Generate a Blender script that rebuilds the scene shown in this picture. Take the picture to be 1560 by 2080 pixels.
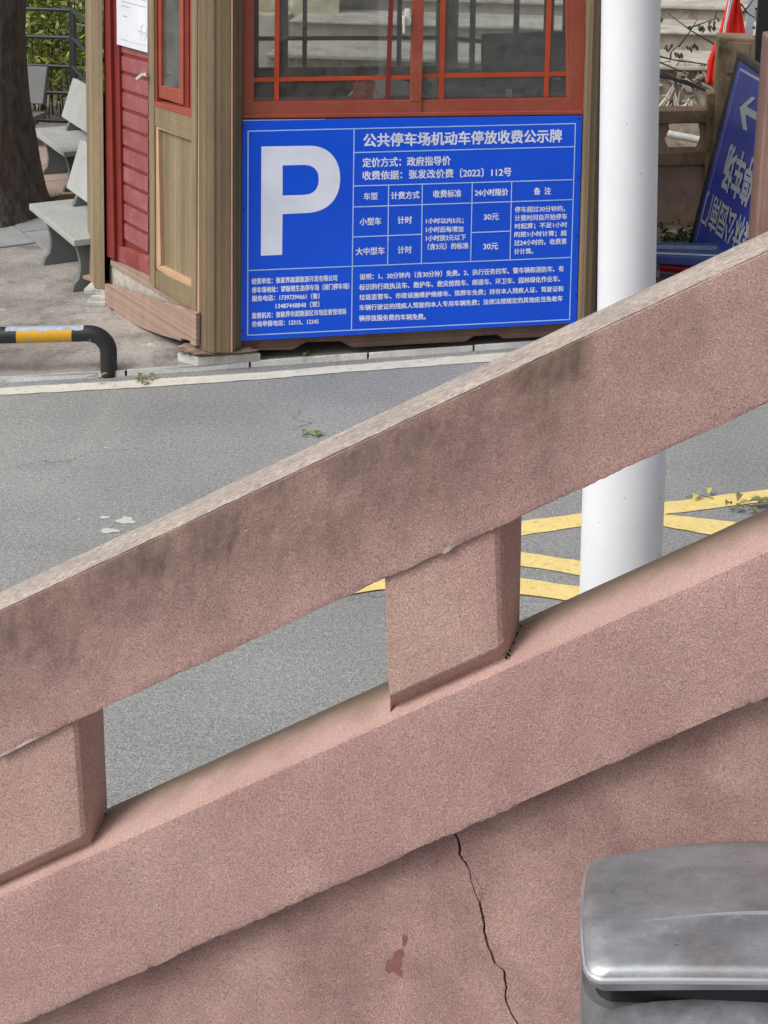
import bpy, bmesh, math, random
from mathutils import Vector, Matrix, noise
random.seed(7)
V = Vector
for o in list(bpy.data.objects): bpy.data.objects.remove(o)
S = bpy.context.scene
COL = S.collection

# ------------------------------------------------------------------ camera
FPX, X0, Y0, CH = 3000.0, 1200.0, 43.0, 3.05        # focal length and principal point on the 1560x2080 frame
p = math.atan(.12); r = math.atan(.03 / math.cos(p))
Fw = V((0, math.cos(p), -math.sin(p)))
Uh = V((0, math.sin(p), math.cos(p)))
Rh = V((1, 0, 0))
R = Rh * math.cos(r) + Uh * math.sin(r)
U = Uh * math.cos(r) - Rh * math.sin(r)
CAM = V((0, 0, CH))
cd = bpy.data.cameras.new('camera'); cam = bpy.data.objects.new('camera', cd); COL.objects.link(cam)
m3 = Matrix((R, U, -Fw)).transposed()
cam.matrix_world = Matrix.Translation(CAM) @ m3.to_4x4()
cd.sensor_fit = 'VERTICAL'; cd.sensor_height = 36; cd.sensor_width = 27
cd.lens = FPX / 2080 * 36
cd.shift_x = (780 - X0) / 2080; cd.shift_y = -(1040 - Y0) / 2080
cd.clip_start = .05; cd.clip_end = 2000
S.camera = cam
S.render.resolution_x = 768; S.render.resolution_y = 1024

# ------------------------------------------------------------------ world, sun, exposure (overcast winter afternoon)
W = bpy.data.worlds.new("World"); S.world = W; W.use_nodes = True
nt = W.node_tree; bg = nt.nodes['Background']
sky = nt.nodes.new('ShaderNodeTexSky'); sky.sky_type = 'NISHITA'; sky.sun_disc = False
SUN_EL, SUN_AZ = math.radians(48), math.radians(232)      # azimuth clockwise from +Y
sky.sun_elevation = SUN_EL; sky.sun_rotation = SUN_AZ
sky.air_density = 1.2; sky.dust_density = 6; sky.ozone_density = 1
hs = nt.nodes.new('ShaderNodeHueSaturation'); hs.inputs['Saturation'].default_value = .22
nt.links.new(sky.outputs[0], hs.inputs['Color']); nt.links.new(hs.outputs[0], bg.inputs['Color'])
bg.inputs['Strength'].default_value = .11
sd = bpy.data.lights.new('sun', 'SUN'); sd.energy = 1.15; sd.angle = math.radians(25); sd.color = (1, .97, .93)
sun = bpy.data.objects.new('sun', sd); COL.objects.link(sun)
sdir = V((math.sin(SUN_AZ) * math.cos(SUN_EL), math.cos(SUN_AZ) * math.cos(SUN_EL), math.sin(SUN_EL)))
sun.rotation_euler = sdir.to_track_quat('Z', 'Y').to_euler()
S.view_settings.view_transform = 'Standard'; S.view_settings.look = 'None'
S.view_settings.gamma = 1; S.view_settings.use_curve_mapping = False
S.view_settings.exposure = .35

# ------------------------------------------------------------------ geometry of the place from sight lines
def ray(px, py): return (Fw * FPX + R * (px - X0) - U * (py - Y0)).normalized()
def G(px, py, z=0.0):
    d = ray(px, py); return CAM + d * ((z - CH) / d.z)
def hit(px, py, pl):
    d = ray(px, py); return CAM + d * ((pl[0] - CAM).dot(pl[1]) / d.dot(pl[1]))
def at(px, py, y):                                   # point at ground distance y
    d = ray(px, py); return CAM + d * (y / d.y)
def yh(px): return Y0 - 360 + .03 * (px - X0)
def off(pl, b): return (pl[0] - pl[1] * b, pl[1])    # plane pushed back by b
UP = V((0, 0, 1))

# ------------------------------------------------------------------ mesh helpers
class MB:
    def __init__(s): s.v, s.f, s.uv = [], [], None
    def add(s, vs, fs):
        n = len(s.v); s.v += [V(a) for a in vs]; s.f += [tuple(i + n for i in f) for f in fs]; return s
    def hexa(s, a, b):                                # two quads, front a and back b, same order
        return s.add(list(a) + list(b), [(0, 1, 2, 3), (7, 6, 5, 4), (0, 4, 5, 1), (1, 5, 6, 2), (2, 6, 7, 3), (3, 7, 4, 0)])
    def prism(s, poly, vec):
        n = len(poly); vec = V(vec)
        return s.add(list(poly) + [V(q) + vec for q in poly],
                     [tuple(range(n)), tuple(range(2 * n - 1, n - 1, -1))] + [(i, i + n, (i + 1) % n + n, (i + 1) % n) for i in range(n)])
    def box(s, c, sx, sy, sz, ang=0.0, tilt=None):
        m = Matrix.Rotation(ang, 3, 'Z')
        if tilt: m = m @ tilt
        vs = [V(c) + m @ V((x * sx / 2, y * sy / 2, z * sz / 2)) for x, y, z in
              [(-1, -1, -1), (1, -1, -1), (1, -1, 1), (-1, -1, 1), (-1, 1, -1), (1, 1, -1), (1, 1, 1), (-1, 1, 1)]]
        return s.add(vs, [(0, 1, 2, 3), (7, 6, 5, 4), (0, 4, 5, 1), (1, 5, 6, 2), (2, 6, 7, 3), (3, 7, 4, 0)])
    def quad(s, *q): return s.add(q, [tuple(range(len(q)))])
    def grid(s, rows, closed=False, cap=False):
        n = len(s.v); w = len(rows[0])
        for r_ in rows: s.v += [V(q) for q in r_]
        for i in range(len(rows) - 1):
            for j in range(w if closed else w - 1):
                k = (j + 1) % w
                s.f.append((n + i * w + j, n + i * w + k, n + (i + 1) * w + k, n + (i + 1) * w + j))
        if cap:
            s.f.append(tuple(n + j for j in range(w - 1, -1, -1)))
            s.f.append(tuple(n + (len(rows) - 1) * w + j for j in range(w)))
        return s
    def tube(s, path, rad, seg=16, cap=True):
        path = [V(q) for q in path]
        if not isinstance(rad, (list, tuple)): rad = [rad] * len(path)
        rows = []; ref = None
        for i, q in enumerate(path):
            t = (path[min(i + 1, len(path) - 1)] - path[max(i - 1, 0)]).normalized()
            if ref is None: ref = t.orthogonal().normalized()
            ref = (ref - t * ref.dot(t)).normalized(); b = t.cross(ref)
            rows.append([q + (ref * math.cos(a) + b * math.sin(a)) * rad[i] for a in [2 * math.pi * k / seg for k in range(seg)]])
        return s.grid(rows, closed=True, cap=cap)
    def build(s, name, mat, parent=None, smooth=False, bevel=0, stuff=False, label=None, seg=2):
        me = bpy.data.meshes.new(name); me.from_pydata([tuple(a) for a in s.v], [], s.f); me.update()
        bm = bmesh.new(); bm.from_mesh(me); bmesh.ops.recalc_face_normals(bm, faces=bm.faces[:]); bm.to_mesh(me); bm.free()
        if s.uv:
            ul = me.uv_layers.new(name='UVMap')
            for l in me.loops: ul.data[l.index].uv = s.uv[l.vertex_index]
        me.materials.append(mat)
        if smooth:
            me.polygons.foreach_set('use_smooth', [True] * len(me.polygons))
            try: me.set_sharp_from_angle(angle=math.radians(smooth if smooth is not True else 40))
            except Exception: pass
        o = bpy.data.objects.new(name, me); COL.objects.link(o)
        if parent: o.parent = parent; o.location = -parent['_b'] if '_b' in parent else V((0, 0, 0))
        if bevel:
            b = o.modifiers.new('edge', 'BEVEL'); b.width = bevel; b.segments = seg; b.limit_method = 'ANGLE'; b.angle_limit = math.radians(35)
            b.harden_normals = False
        if stuff: o['kind'] = 'stuff'
        if label: o['label'] = label
        return o
BASE = {}
def thing(name, label, cat, base=(0, 0, 0), group=None, local=False, rz=0):
    o = bpy.data.objects.new(name, None); COL.objects.link(o); o.empty_display_size = .1
    o.location = V(base); o.rotation_euler.z = rz
    o['label'] = label; o['category'] = cat
    if group: o['group'] = group
    if not local: o['_b'] = tuple(base)
    return o
_old = MB.build
def _build(s, name, mat, parent=None, **k):
    o = _old(s, name, mat, None, **k)
    if parent is not None:
        o.parent = parent
        if parent.type == 'EMPTY' and '_b' in parent: o.location = -V(parent['_b'])
    return o
MB.build = _build
def tag(o, label, cat, group=None):
    o['label'] = label; o['category'] = cat
    if group: o['group'] = group
    return o
def struct(o): o['kind'] = 'structure'; return o
def copy_tree(o, parent=None):
    c = o.copy(); COL.objects.link(c)
    if parent: c.parent = parent
    for ch in list(o.children): copy_tree(ch, c)
    return c

# ------------------------------------------------------------------ materials
def srgb(r_, g, b):
    f = lambda c: (c / 255 / 12.92) if c / 255 <= .04045 else ((c / 255 + .055) / 1.055) ** 2.4
    return (f(r_), f(g), f(b), 1)
def newmat(name):
    m = bpy.data.materials.new(name); m.use_nodes = True; return m, m.node_tree, m.node_tree.nodes['Principled BSDF']
class N:
    def __init__(s, nt): s.nt = nt
    def n(s, t, **k):
        x = s.nt.nodes.new(t)
        for a, b in k.items(): setattr(x, a, b)
        return x
    def l(s, a, b): s.nt.links.new(a, b)
    def coord(s, scale=(1, 1, 1), kind='Object', rot=(0, 0, 0), loc=(0, 0, 0)):
        t = s.n('ShaderNodeTexCoord'); m = s.n('ShaderNodeMapping'); s.l(t.outputs[kind], m.inputs['Vector'])
        m.inputs['Scale'].default_value = scale; m.inputs['Rotation'].default_value = rot; m.inputs['Location'].default_value = loc
        return m.outputs[0]
    def noise(s, vec, scale, detail=4, rough=.55, dist=0):
        t = s.n('ShaderNodeTexNoise'); t.inputs['Scale'].default_value = scale; t.inputs['Detail'].default_value = detail
        t.inputs['Roughness'].default_value = rough; t.inputs['Distortion'].default_value = dist; s.l(vec, t.inputs['Vector']); return t.outputs['Fac']
    def rng(s, v, a, b, c=0, d=1, smooth=False):
        t = s.n('ShaderNodeMapRange'); t.inputs['From Min'].default_value = a; t.inputs['From Max'].default_value = b
        t.inputs['To Min'].default_value = c; t.inputs['To Max'].default_value = d
        if smooth: t.interpolation_type = 'SMOOTHSTEP'
        s.l(v, t.inputs['Value']); return t.outputs[0]
    def mix(s, f, a, b, mode='MIX'):
        t = s.n('ShaderNodeMix', data_type='RGBA', blend_type=mode)
        for sock, val in ((t.inputs[0], f), (t.inputs[6], a), (t.inputs[7], b)):
            if isinstance(val, (int, float)): sock.default_value = val
            elif isinstance(val, tuple): sock.default_value = val
            else: s.l(val, sock)
        return t.outputs[2]
    def math(s, op, a, b=0.0, clamp=False):
        t = s.n('ShaderNodeMath', operation=op); t.use_clamp = clamp
        for i, val in enumerate((a, b)):
            if isinstance(val, (int, float)): t.inputs[i].default_value = val
            else: s.l(val, t.inputs[i])
        return t.outputs[0]
    def grey(s, v):
        t = s.n('ShaderNodeCombineColor')
        for i in range(3): s.l(v, t.inputs[i])
        return t.outputs[0]
    def bump(s, h, strength, dist, prev=None):
        t = s.n('ShaderNodeBump'); t.inputs['Strength'].default_value = strength; t.inputs['Distance'].default_value = dist
        s.l(h, t.inputs['Height'])
        if prev is not None: s.l(prev, t.inputs['Normal'])
        return t.outputs[0]
def M(name, c1, c2=None, scale=3, rough=.75, grain=0.0, gscale=150, bump=.0, bdist=.002, stretch=(1, 1, 1), metal=0, spec=.5,
      dirt=None, dirt_scale=2, dirt_lo=.55, dirt_hi=.75, rough_var=.1):
    m, nt_, b = newmat(name); q = N(nt_)
    vec = q.coord(stretch)
    c2 = c2 or tuple(x * .82 for x in c1[:3]) + (1,)
    n1 = q.noise(vec, scale, 5)
    col = q.mix(q.rng(n1, .35, .65), c1, c2)
    g = q.noise(q.coord(stretch), gscale, 3, .7)
    if grain:
        col = q.mix(1.0, col, q.grey(q.rng(g, .25, .75, 1 - grain, 1 + grain)), 'MULTIPLY')
    if dirt:
        d = q.noise(q.coord(), dirt_scale, 6, .65)
        col = q.mix(q.rng(d, dirt_lo, dirt_hi), col, dirt)
    q.l(col, b.inputs['Base Color'])
    q.l(q.rng(n1, .3, .7, rough - rough_var / 2, rough + rough_var / 2), b.inputs['Roughness'])
    b.inputs['Metallic'].default_value = metal; b.inputs['Specular IOR Level'].default_value = spec
    if bump: q.l(q.bump(g, bump, bdist), b.inputs['Normal'])
    return m

def sandstone(name, c1, c2, stain=0.0, algae=False, pal=1.0, grain=.3):
    """red sandstone, sawn: fine salt and pepper grain, cloudy tone; UV = metres along the rail, metres above its lower edge"""
    m, nt_, b = newmat(name); q = N(nt_)
    o = q.coord()
    cl = q.noise(o, 4.5, 6, .6)
    col = q.mix(q.rng(cl, .33, .68), c1, c2)
    warm = q.noise(o, 1.7, 3)
    col = q.mix(q.rng(warm, .45, .7, 0, .15), col, srgb(172, 152, 134))
    g = q.noise(o, 250, 2, .6)
    g2 = q.noise(o, 420, 2, .6)
    col = q.mix(1.0, col, q.grey(q.rng(g, .36, .64, 1 - grain * .9, 1 + grain * .9)), 'MULTIPLY')
    col = q.mix(1.0, col, q.grey(q.rng(g2, .36, .64, .8, 1.2)), 'MULTIPLY')
    pits = q.n('ShaderNodeTexVoronoi'); pits.inputs['Scale'].default_value = 55; q.l(o, pits.inputs['Vector'])
    pm = q.rng(pits.outputs['Distance'], .06, .13, 1, 0)
    pk = q.noise(o, 23, 2)
    pm = q.math('MULTIPLY', pm, q.rng(pk, .5, .6))
    col = q.mix(q.math('MULTIPLY', pm, .45), col, srgb(70, 45, 42))
    # bedding streaks
    if stain:
        uv = q.n('ShaderNodeUVMap'); uv.uv_map = 'UVMap'
        sx = q.n('ShaderNodeSeparateXYZ'); q.l(uv.outputs[0], sx.inputs[0])
        mp = q.n('ShaderNodeMapping'); q.l(uv.outputs[0], mp.inputs[0]); mp.inputs['Scale'].default_value = (1, .8, 1)
        st = q.noise(mp.outputs[0], 5.5, 10, .72, .2)
        mp2 = q.n('ShaderNodeMapping'); q.l(uv.outputs[0], mp2.inputs[0]); mp2.inputs['Scale'].default_value = (1, .28, 1)
        fs = q.noise(mp2.outputs[0], 38, 5, .65)
        st2 = q.noise(mp.outputs[0], 2.2, 3, .5)
        # weight along the rail
        rmp = q.n('ShaderNodeValToRGB'); q.l(q.rng(sx.outputs[0], 0, 2.6), rmp.inputs[0])
        el = rmp.color_ramp.elements; el[0].position = 0; el[0].color = (.7,) * 3 + (1,); el[1].position = 1; el[1].color = (.05,) * 3 + (1,)
        for pos, v in ((.05, .95), (.10, .8), (.2, .9), (.30, .8), (.38, .75), (.45, .85), (.53, .95), (.585, 1), (.61, .95), (.63, .3), (.72, .4), (.745, .1)):
            e = el.new(pos); e.color = (v, v, v, 1)
        hgt = q.rng(q.math('ADD', sx.outputs[1], q.math('MULTIPLY', q.math('SUBTRACT', st, .5), .4)), .0, .31)
        wv = q.math('MULTIPLY', rmp.outputs[0], hgt)
        f = q.math('MULTIPLY', wv, q.math('MULTIPLY', q.rng(st, .3, .62, .3, 1.0), q.rng(fs, .35, .65, .82, 1.1)), True)
        f = q.math('MULTIPLY', f, stain, True)
        tone = q.mix(q.rng(st2, .4, .6), srgb(88, 72, 69), srgb(98, 84, 73))
        col = q.mix(f, col, tone)
    if algae:
        uv = q.n('ShaderNodeUVMap'); uv.uv_map = 'UVMap'
        sx = q.n('ShaderNodeSeparateXYZ'); q.l(uv.outputs[0], sx.inputs[0])
        an = q.noise(q.coord((1, 1, 1)), 9, 5)
        f = q.math('MULTIPLY', q.rng(q.math('ADD', sx.outputs[1], q.math('MULTIPLY', q.math('SUBTRACT', an, .5), .09)), 1.045, 1.12), .95)
        col = q.mix(f, col, srgb(64, 66, 32))
        f2 = q.rng(sx.outputs[1], 1.0, 1.02, 0, .35)
        col = q.mix(f2, col, srgb(186, 158, 146))
    q.l(col, b.inputs['Base Color']); b.inputs['Roughness'].default_value = .9; b.inputs['Specular IOR Level'].default_value = .25
    hgt_ = q.math('SUBTRACT', g, q.math('MULTIPLY', pm, .8))
    big = q.noise(o, 30, 4)
    q.l(q.bump(big, .25, .006, q.bump(hgt_, .55, .0022)), b.inputs['Normal'])
    return m

def wood(name, c1, c2, dirx=(1, 0, 0), ribs=90, amp=.8, rough=.65):
    """brown wood-plastic cladding with fine lengthwise ribs (running vertically or along)"""
    m, nt_, b = newmat(name); q = N(nt_)
    o = q.coord()
    vm = q.n('ShaderNodeVectorMath', operation='DOT_PRODUCT'); q.l(o, vm.inputs[0]); vm.inputs[1].default_value = dirx
    cx = q.n('ShaderNodeCombineXYZ'); q.l(vm.outputs['Value'], cx.inputs[0])
    rb = q.noise(cx.outputs[0], ribs, 3, .7)
    cl = q.noise(q.coord((1, 1, .15)), 9, 4)
    col = q.mix(q.rng(cl, .35, .65), c1, c2)
    col = q.mix(1.0, col, q.grey(q.rng(rb, .34, .66, .6, 1.35)), 'MULTIPLY')
    fg = q.noise(q.coord((1, 1, .08)), 160, 2)
    col = q.mix(1.0, col, q.grey(q.rng(fg, .3, .7, .88, 1.12)), 'MULTIPLY')
    q.l(col, b.inputs['Base Color']); b.inputs['Roughness'].default_value = rough
    q.l(q.bump(rb, amp, .003), b.inputs['Normal'])
    return m

def asphalt():
    m, nt_, b = newmat('asphalt'); q = N(nt_); o = q.coord()
    c = q.mix(q.rng(q.noise(o, .55, 4), .35, .65), srgb(131, 132, 132), srgb(150, 151, 150))
    c = q.mix(q.rng(q.noise(q.coord((.5, 1.6, 1)), 1.8, 5, .6), .5, .75, 0, .5), c, srgb(126, 126, 126))
    g = q.noise(o, 120, 2, .6); g2 = q.noise(o, 45, 3, .7)
    c = q.mix(1.0, c, q.grey(q.rng(g, .34, .66, .68, 1.32)), 'MULTIPLY')
    c = q.mix(1.0, c, q.grey(q.rng(g2, .3, .7, .76, 1.24)), 'MULTIPLY')
    v = q.n('ShaderNodeTexVoronoi'); v.inputs['Scale'].default_value = 70; q.l(o, v.inputs['Vector'])
    c = q.mix(q.math('MULTIPLY', q.rng(v.outputs['Distance'], .1, .2, 1, 0), q.rng(q.noise(o, 31, 1), .55, .62, 0, .5)), c, srgb(190, 188, 182))
    wv = q.n('ShaderNodeTexVoronoi', feature='DISTANCE_TO_EDGE'); wv.inputs['Scale'].default_value = .8
    ad = q.n('ShaderNodeVectorMath', operation='ADD'); nz = q.n('ShaderNodeTexNoise'); nz.inputs['Scale'].default_value = 3; nz.inputs['Detail'].default_value = 6; q.l(o, nz.inputs['Vector'])
    scl = q.n('ShaderNodeVectorMath', operation='SCALE'); q.l(nz.outputs['Color'], scl.inputs[0]); scl.inputs['Scale'].default_value = .5; q.l(o, ad.inputs[0]); q.l(scl.outputs[0], ad.inputs[1]); q.l(ad.outputs[0], wv.inputs['Vector'])
    ck = q.math('MULTIPLY', q.rng(wv.outputs['Distance'], .0, .006, 1, 0), q.rng(q.noise(q.coord(loc=(4, 1, 0)), 1.1, 4), .52, .6, 0, .6))
    c = q.mix(ck, c, srgb(62, 62, 62))
    c = q.mix(q.rng(q.noise(q.coord((2.2, .5, 1)), 1.2, 5, .6), .56, .72, 0, .35), c, srgb(172, 171, 166))
    q.l(c, b.inputs['Base Color']); b.inputs['Roughness'].default_value = .88
    q.l(q.bump(g, .9, .006, q.bump(g2, .4, .008)), b.inputs['Normal'])
    return m

def concrete(name, c1, c2, c3, scale=1.3, g_amt=.18):
    m, nt_, b = newmat(name); q = N(nt_); o = q.coord()
    c = q.mix(q.rng(q.noise(o, scale, 6, .65, .4), .38, .62), c1, c2)
    c = q.mix(q.rng(q.noise(q.coord(loc=(9, 3, 1)), scale * 2.3, 6, .7), .5, .68, 0, .8), c, c3)
    c = q.mix(q.rng(q.noise(q.coord(loc=(2, 7, 1)), scale * 3.1, 5, .7), .62, .7, 0, .7), c, srgb(205, 200, 190))
    g = q.noise(o, 60, 4, .75)
    c = q.mix(1.0, c, q.grey(q.rng(g, .3, .7, 1 - g_amt, 1 + g_amt)), 'MULTIPLY')
    q.l(c, b.inputs['Base Color']); b.inputs['Roughness'].default_value = .9
    q.l(q.bump(g, .5, .006), b.inputs['Normal'])
    return m

def granite(name, c1, rough=.55, amt=.4, sc=160):
    m, nt_, b = newmat(name); q = N(nt_); o = q.coord()
    g = q.noise(o, sc, 3, .8); cl = q.noise(o, 6, 3)
    c = q.mix(q.rng(cl, .3, .7), c1, tuple(x * .86 for x in c1[:3]) + (1,))
    c = q.mix(1.0, c, q.grey(q.rng(g, .35, .65, 1 - amt, 1 + amt * .6)), 'MULTIPLY')
    q.l(c, b.inputs['Base Color']); b.inputs['Roughness'].default_value = rough
    return m

def glass():
    m, nt_, b = newmat('window_glass'); q = N(nt_)
    t = q.n('ShaderNodeBsdfTransparent'); t.inputs[0].default_value = (.90, .93, .92, 1)
    gl = q.n('ShaderNodeBsdfGlossy'); gl.inputs['Roughness'].default_value = .02; gl.inputs[0].default_value = (1, 1, 1, 1)
    fr = q.n('ShaderNodeFresnel'); fr.inputs['IOR'].default_value = 1.5
    mx = q.n('ShaderNodeMixShader'); q.l(fr.outputs[0], mx.inputs[0]); q.l(t.outputs[0], mx.inputs[1]); q.l(gl.outputs[0], mx.inputs[2])
    df = q.n('ShaderNodeBsdfDiffuse'); df.inputs[0].default_value = (.5, .5, .48, 1)
    mx2 = q.n('ShaderNodeMixShader'); q.l(q.rng(q.noise(q.coord(), 14, 6, .7), .4, .8, .06, .18), mx2.inputs[0])
    q.l(mx.outputs[0], mx2.inputs[1]); q.l(df.outputs[0], mx2.inputs[2])
    out = nt_.nodes['Material Output']; q.l(mx2.outputs[0], out.inputs[0]); return m

def bark():
    m, nt_, b = newmat('bark'); q = N(nt_)
    v = q.n('ShaderNodeTexVoronoi'); v.inputs['Scale'].default_value = 26; q.l(q.coord((1, 1, .35)), v.inputs['Vector'])
    n1 = q.noise(q.coord((1, 1, .4)), 18, 6, .7)
    c = q.mix(q.rng(n1, .35, .65), srgb(66, 58, 54), srgb(108, 98, 90))
    c = q.mix(q.rng(q.noise(q.coord((1, 1, .3)), 6, 4), .55, .7, 0, .6), c, srgb(120, 82, 56))
    c = q.mix(q.rng(v.outputs['Distance'], .0, .5, .35, 0), c, srgb(30, 24, 22))
    q.l(c, b.inputs['Base Color']); b.inputs['Roughness'].default_value = .95
    q.l(q.bump(q.math('ADD', n1, q.math('MULTIPLY', v.outputs['Distance'], .5)), 1.0, .03), b.inputs['Normal'])
    return m

def leafmat(name, c1, c2):
    m, nt_, b = newmat(name); q = N(nt_)
    c = q.mix(q.rng(q.noise(q.coord(), 7, 3), .35, .65), c1, c2)
    q.l(c, b.inputs['Base Color']); b.inputs['Roughness'].default_value = .5
    tr = q.n('ShaderNodeBsdfTranslucent'); q.l(c, tr.inputs[0]); mx = q.n('ShaderNodeMixShader'); mx.inputs[0].default_value = .3
    q.l(b.outputs[0], mx.inputs[1]); q.l(tr.outputs[0], mx.inputs[2]); q.l(mx.outputs[0], nt_.nodes['Material Output'].inputs[0])
    return m

def paint_worn(name, c, worn, thr=(.52, .56), sc=16):
    m, nt_, b = newmat(name); q = N(nt_)
    n1 = q.noise(q.coord((1, 1, 1)), sc, 6, .7)
    f = q.rng(n1, thr[0], thr[1])
    c_ = q.mix(f, c, worn)
    g = q.noise(q.coord(), 240, 2)
    c_ = q.mix(1.0, c_, q.grey(q.rng(g, .3, .7, .88, 1.12)), 'MULTIPLY')
    q.l(c_, b.inputs['Base Color']); b.inputs['Roughness'].default_value = .5
    q.l(q.bump(f, .3, .001), b.inputs['Normal']); return m

def steel():
    m, nt_, b = newmat('brushed_steel'); q = N(nt_)
    n1 = q.noise(q.coord((1, 1.7, 1)), 7, 6, .65); n2 = q.noise(q.coord((.6, 1.3, 1)), 260, 3, .7); n3 = q.noise(q.coord(), 35, 5, .8)
    c = q.mix(q.rng(n1, .35, .65), srgb(152, 155, 160), srgb(180, 183, 188))
    c = q.mix(q.rng(q.noise(q.coord(loc=(3, 1, 2)), 7, 5, .6), .5, .72, 0, .45), c, srgb(140, 128, 120))
    c = q.mix(1.0, c, q.grey(q.rng(n2, .3, .7, .93, 1.07)), 'MULTIPLY')
    c = q.mix(q.rng(n3, .60, .70, 0, .35), c, srgb(215, 214, 208))
    c = q.mix(q.rng(q.noise(q.coord(loc=(8, 2, 5)), 60, 4, .8), .62, .7, 0, .5), c, srgb(96, 98, 100))
    q.l(c, b.inputs['Base Color']); b.inputs['Metallic'].default_value = .8
    q.l(q.math('ADD', q.rng(n1, .3, .7, .34, .46), q.rng(n3, .4, .7, 0, .12)), b.inputs['Roughness'])
    q.l(q.bump(n2, .12, .001, q.bump(n1, .15, .01)), b.inputs['Normal']); return m

STONE = sandstone('red_sandstone_rail', srgb(177, 146, 139), srgb(160, 128, 123), stain=1.0)
STONE_LOW = sandstone('red_sandstone_lower', srgb(180, 147, 142), srgb(165, 131, 127), algae=True)
STONE_BAL = sandstone('red_sandstone_baluster', srgb(184, 153, 144), srgb(172, 138, 130))
def top_stone():
    m, nt_, b = newmat('weathered_top'); q = N(nt_)
    uv = q.n('ShaderNodeUVMap'); uv.uv_map = 'UVMap'
    def nz(sc, d, r_=.6):
        mp = q.n('ShaderNodeMapping'); q.l(uv.outputs[0], mp.inputs[0]); mp.inputs['Scale'].default_value = sc; return q.noise(mp.outputs[0], 1, d, r_)
    c = q.mix(q.rng(nz((5, 9, 1), 4), .35, .65), srgb(180, 166, 158), srgb(152, 141, 135))
    c = q.mix(q.rng(nz((42, 110, 1), 3), .50, .62, 0, .75), c, srgb(122, 114, 110))
    c = q.mix(q.rng(nz((60, 150, 1), 3), .56, .66, 0, .7), c, srgb(222, 208, 190))
    c = q.mix(q.rng(nz((9, 30, 1), 4), .54, .7, 0, .55), c, srgb(118, 112, 106))
    q.l(c, b.inputs['Base Color']); b.inputs['Roughness'].default_value = .95; b.inputs['Specular IOR Level'].default_value = .2
    q.l(q.bump(nz((50, 120, 1), 3), .6, .003), b.inputs['Normal']); return m
STONE_TOP = top_stone()
STONE_WALL = sandstone('red_sandstone_wall', srgb(182, 150, 142), srgb(144, 112, 110))
MORTAR = M('mortar', srgb(196, 186, 176), srgb(150, 140, 134), scale=30, grain=.2, rough=.95)
DARK = M('dark_gap', srgb(22, 18, 17), rough=1)
PEEL = M('peeled_stone', srgb(142, 94, 88), srgb(128, 84, 80), scale=20, grain=.12, rough=.9)
ASPH = asphalt()
PAVE = concrete('pavement_concrete', srgb(162, 158, 153), srgb(128, 122, 116), srgb(100, 94, 88), 1.6, .35)
KERB = M('kerb_stone', srgb(226, 227, 226), srgb(204, 204, 202), scale=5, grain=.2, gscale=90, rough=.9, dirt=srgb(110, 104, 98), dirt_lo=.58, dirt_hi=.72)
SLAB = M('paving_granite', srgb(150, 152, 152), srgb(132, 133, 133), scale=3, grain=.2, gscale=110, rough=.85)
SLABR = M('paving_red', srgb(170, 148, 134), srgb(150, 132, 120), scale=4, grain=.2, gscale=110, rough=.9)
WHITE_P = M('white_road_paint', srgb(212, 209, 198), srgb(196, 192, 182), scale=8, grain=.14, gscale=110, rough=.75, dirt=srgb(150, 148, 142), dirt_scale=26, dirt_lo=.56, dirt_hi=.74)
YEL_P = M('yellow_road_paint', srgb(232, 208, 138), srgb(220, 196, 126), scale=8, grain=.14, gscale=110, rough=.75, dirt=srgb(160, 144, 104), dirt_scale=30, dirt_lo=.56, dirt_hi=.78)
FLECK = M('white_paint_fleck', srgb(200, 199, 196), rough=.8, grain=.15)
POLE = M('white_pole_paint', srgb(230, 232, 237), srgb(223, 225, 230), scale=3, rough=.38, grain=.02, dirt=srgb(188, 188, 188), dirt_scale=9, dirt_lo=.66, dirt_hi=.9)
RED_AL = M('red_aluminium', srgb(154, 74, 56), srgb(144, 68, 52), scale=6, rough=.5, grain=.06, dirt=srgb(150, 92, 78), dirt_scale=5, dirt_lo=.5, dirt_hi=.8)
ORANGE = M('orange_red_muntin', srgb(186, 74, 34), srgb(168, 62, 32), scale=6, rough=.45, grain=.05)
RED_DOOR = M('red_door', srgb(134, 56, 51), srgb(122, 48, 44), scale=4, rough=.45, grain=.05, dirt=srgb(164, 100, 98), dirt_scale=6, dirt_lo=.45, dirt_hi=.75)
RED_TRIM = M('red_trim', srgb(128, 46, 38), srgb(112, 38, 33), scale=6, rough=.45, grain=.05)
SLAT = M('red_slat', srgb(150, 88, 92), srgb(138, 72, 74), scale=5, rough=.5, grain=.08, dirt=srgb(166, 108, 108), dirt_scale=14, dirt_lo=.5, dirt_hi=.8)
GROOVE = M('dark_interior', srgb(50, 40, 36), rough=.9)
INWALL = M('inner_wall', srgb(72, 56, 48), rough=.8)
INFRAME = M('inner_frame', srgb(70, 40, 34), rough=.6)
SIGN_B = M('sign_blue', srgb(0, 84, 228), srgb(0, 78, 218), scale=2, rough=.32, rough_var=.05, grain=.02)
SIGN_W = M('sign_white', srgb(232, 238, 255), rough=.4)
SIGN_L = M('sign_line', srgb(170, 206, 255), rough=.4)
SIGN_E = M('sign_edge', srgb(190, 196, 210), rough=.5)
CONC_BLK = M('concrete_block', srgb(200, 200, 194), srgb(172, 171, 166), scale=9, grain=.2, gscale=90, rough=.95, bump=.4, dirt=srgb(110, 106, 98), dirt_scale=7)
ROT = M('rotten_wood', srgb(178, 156, 134), srgb(98, 80, 68), scale=14, grain=.3, gscale=60, stretch=(.4, .4, 5), rough=.95, bump=.8, bdist=.006)
PLANK = wood('skirting_wood', srgb(164, 138, 124), srgb(150, 126, 112), (0, 0, 1), 60, .3)
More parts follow.
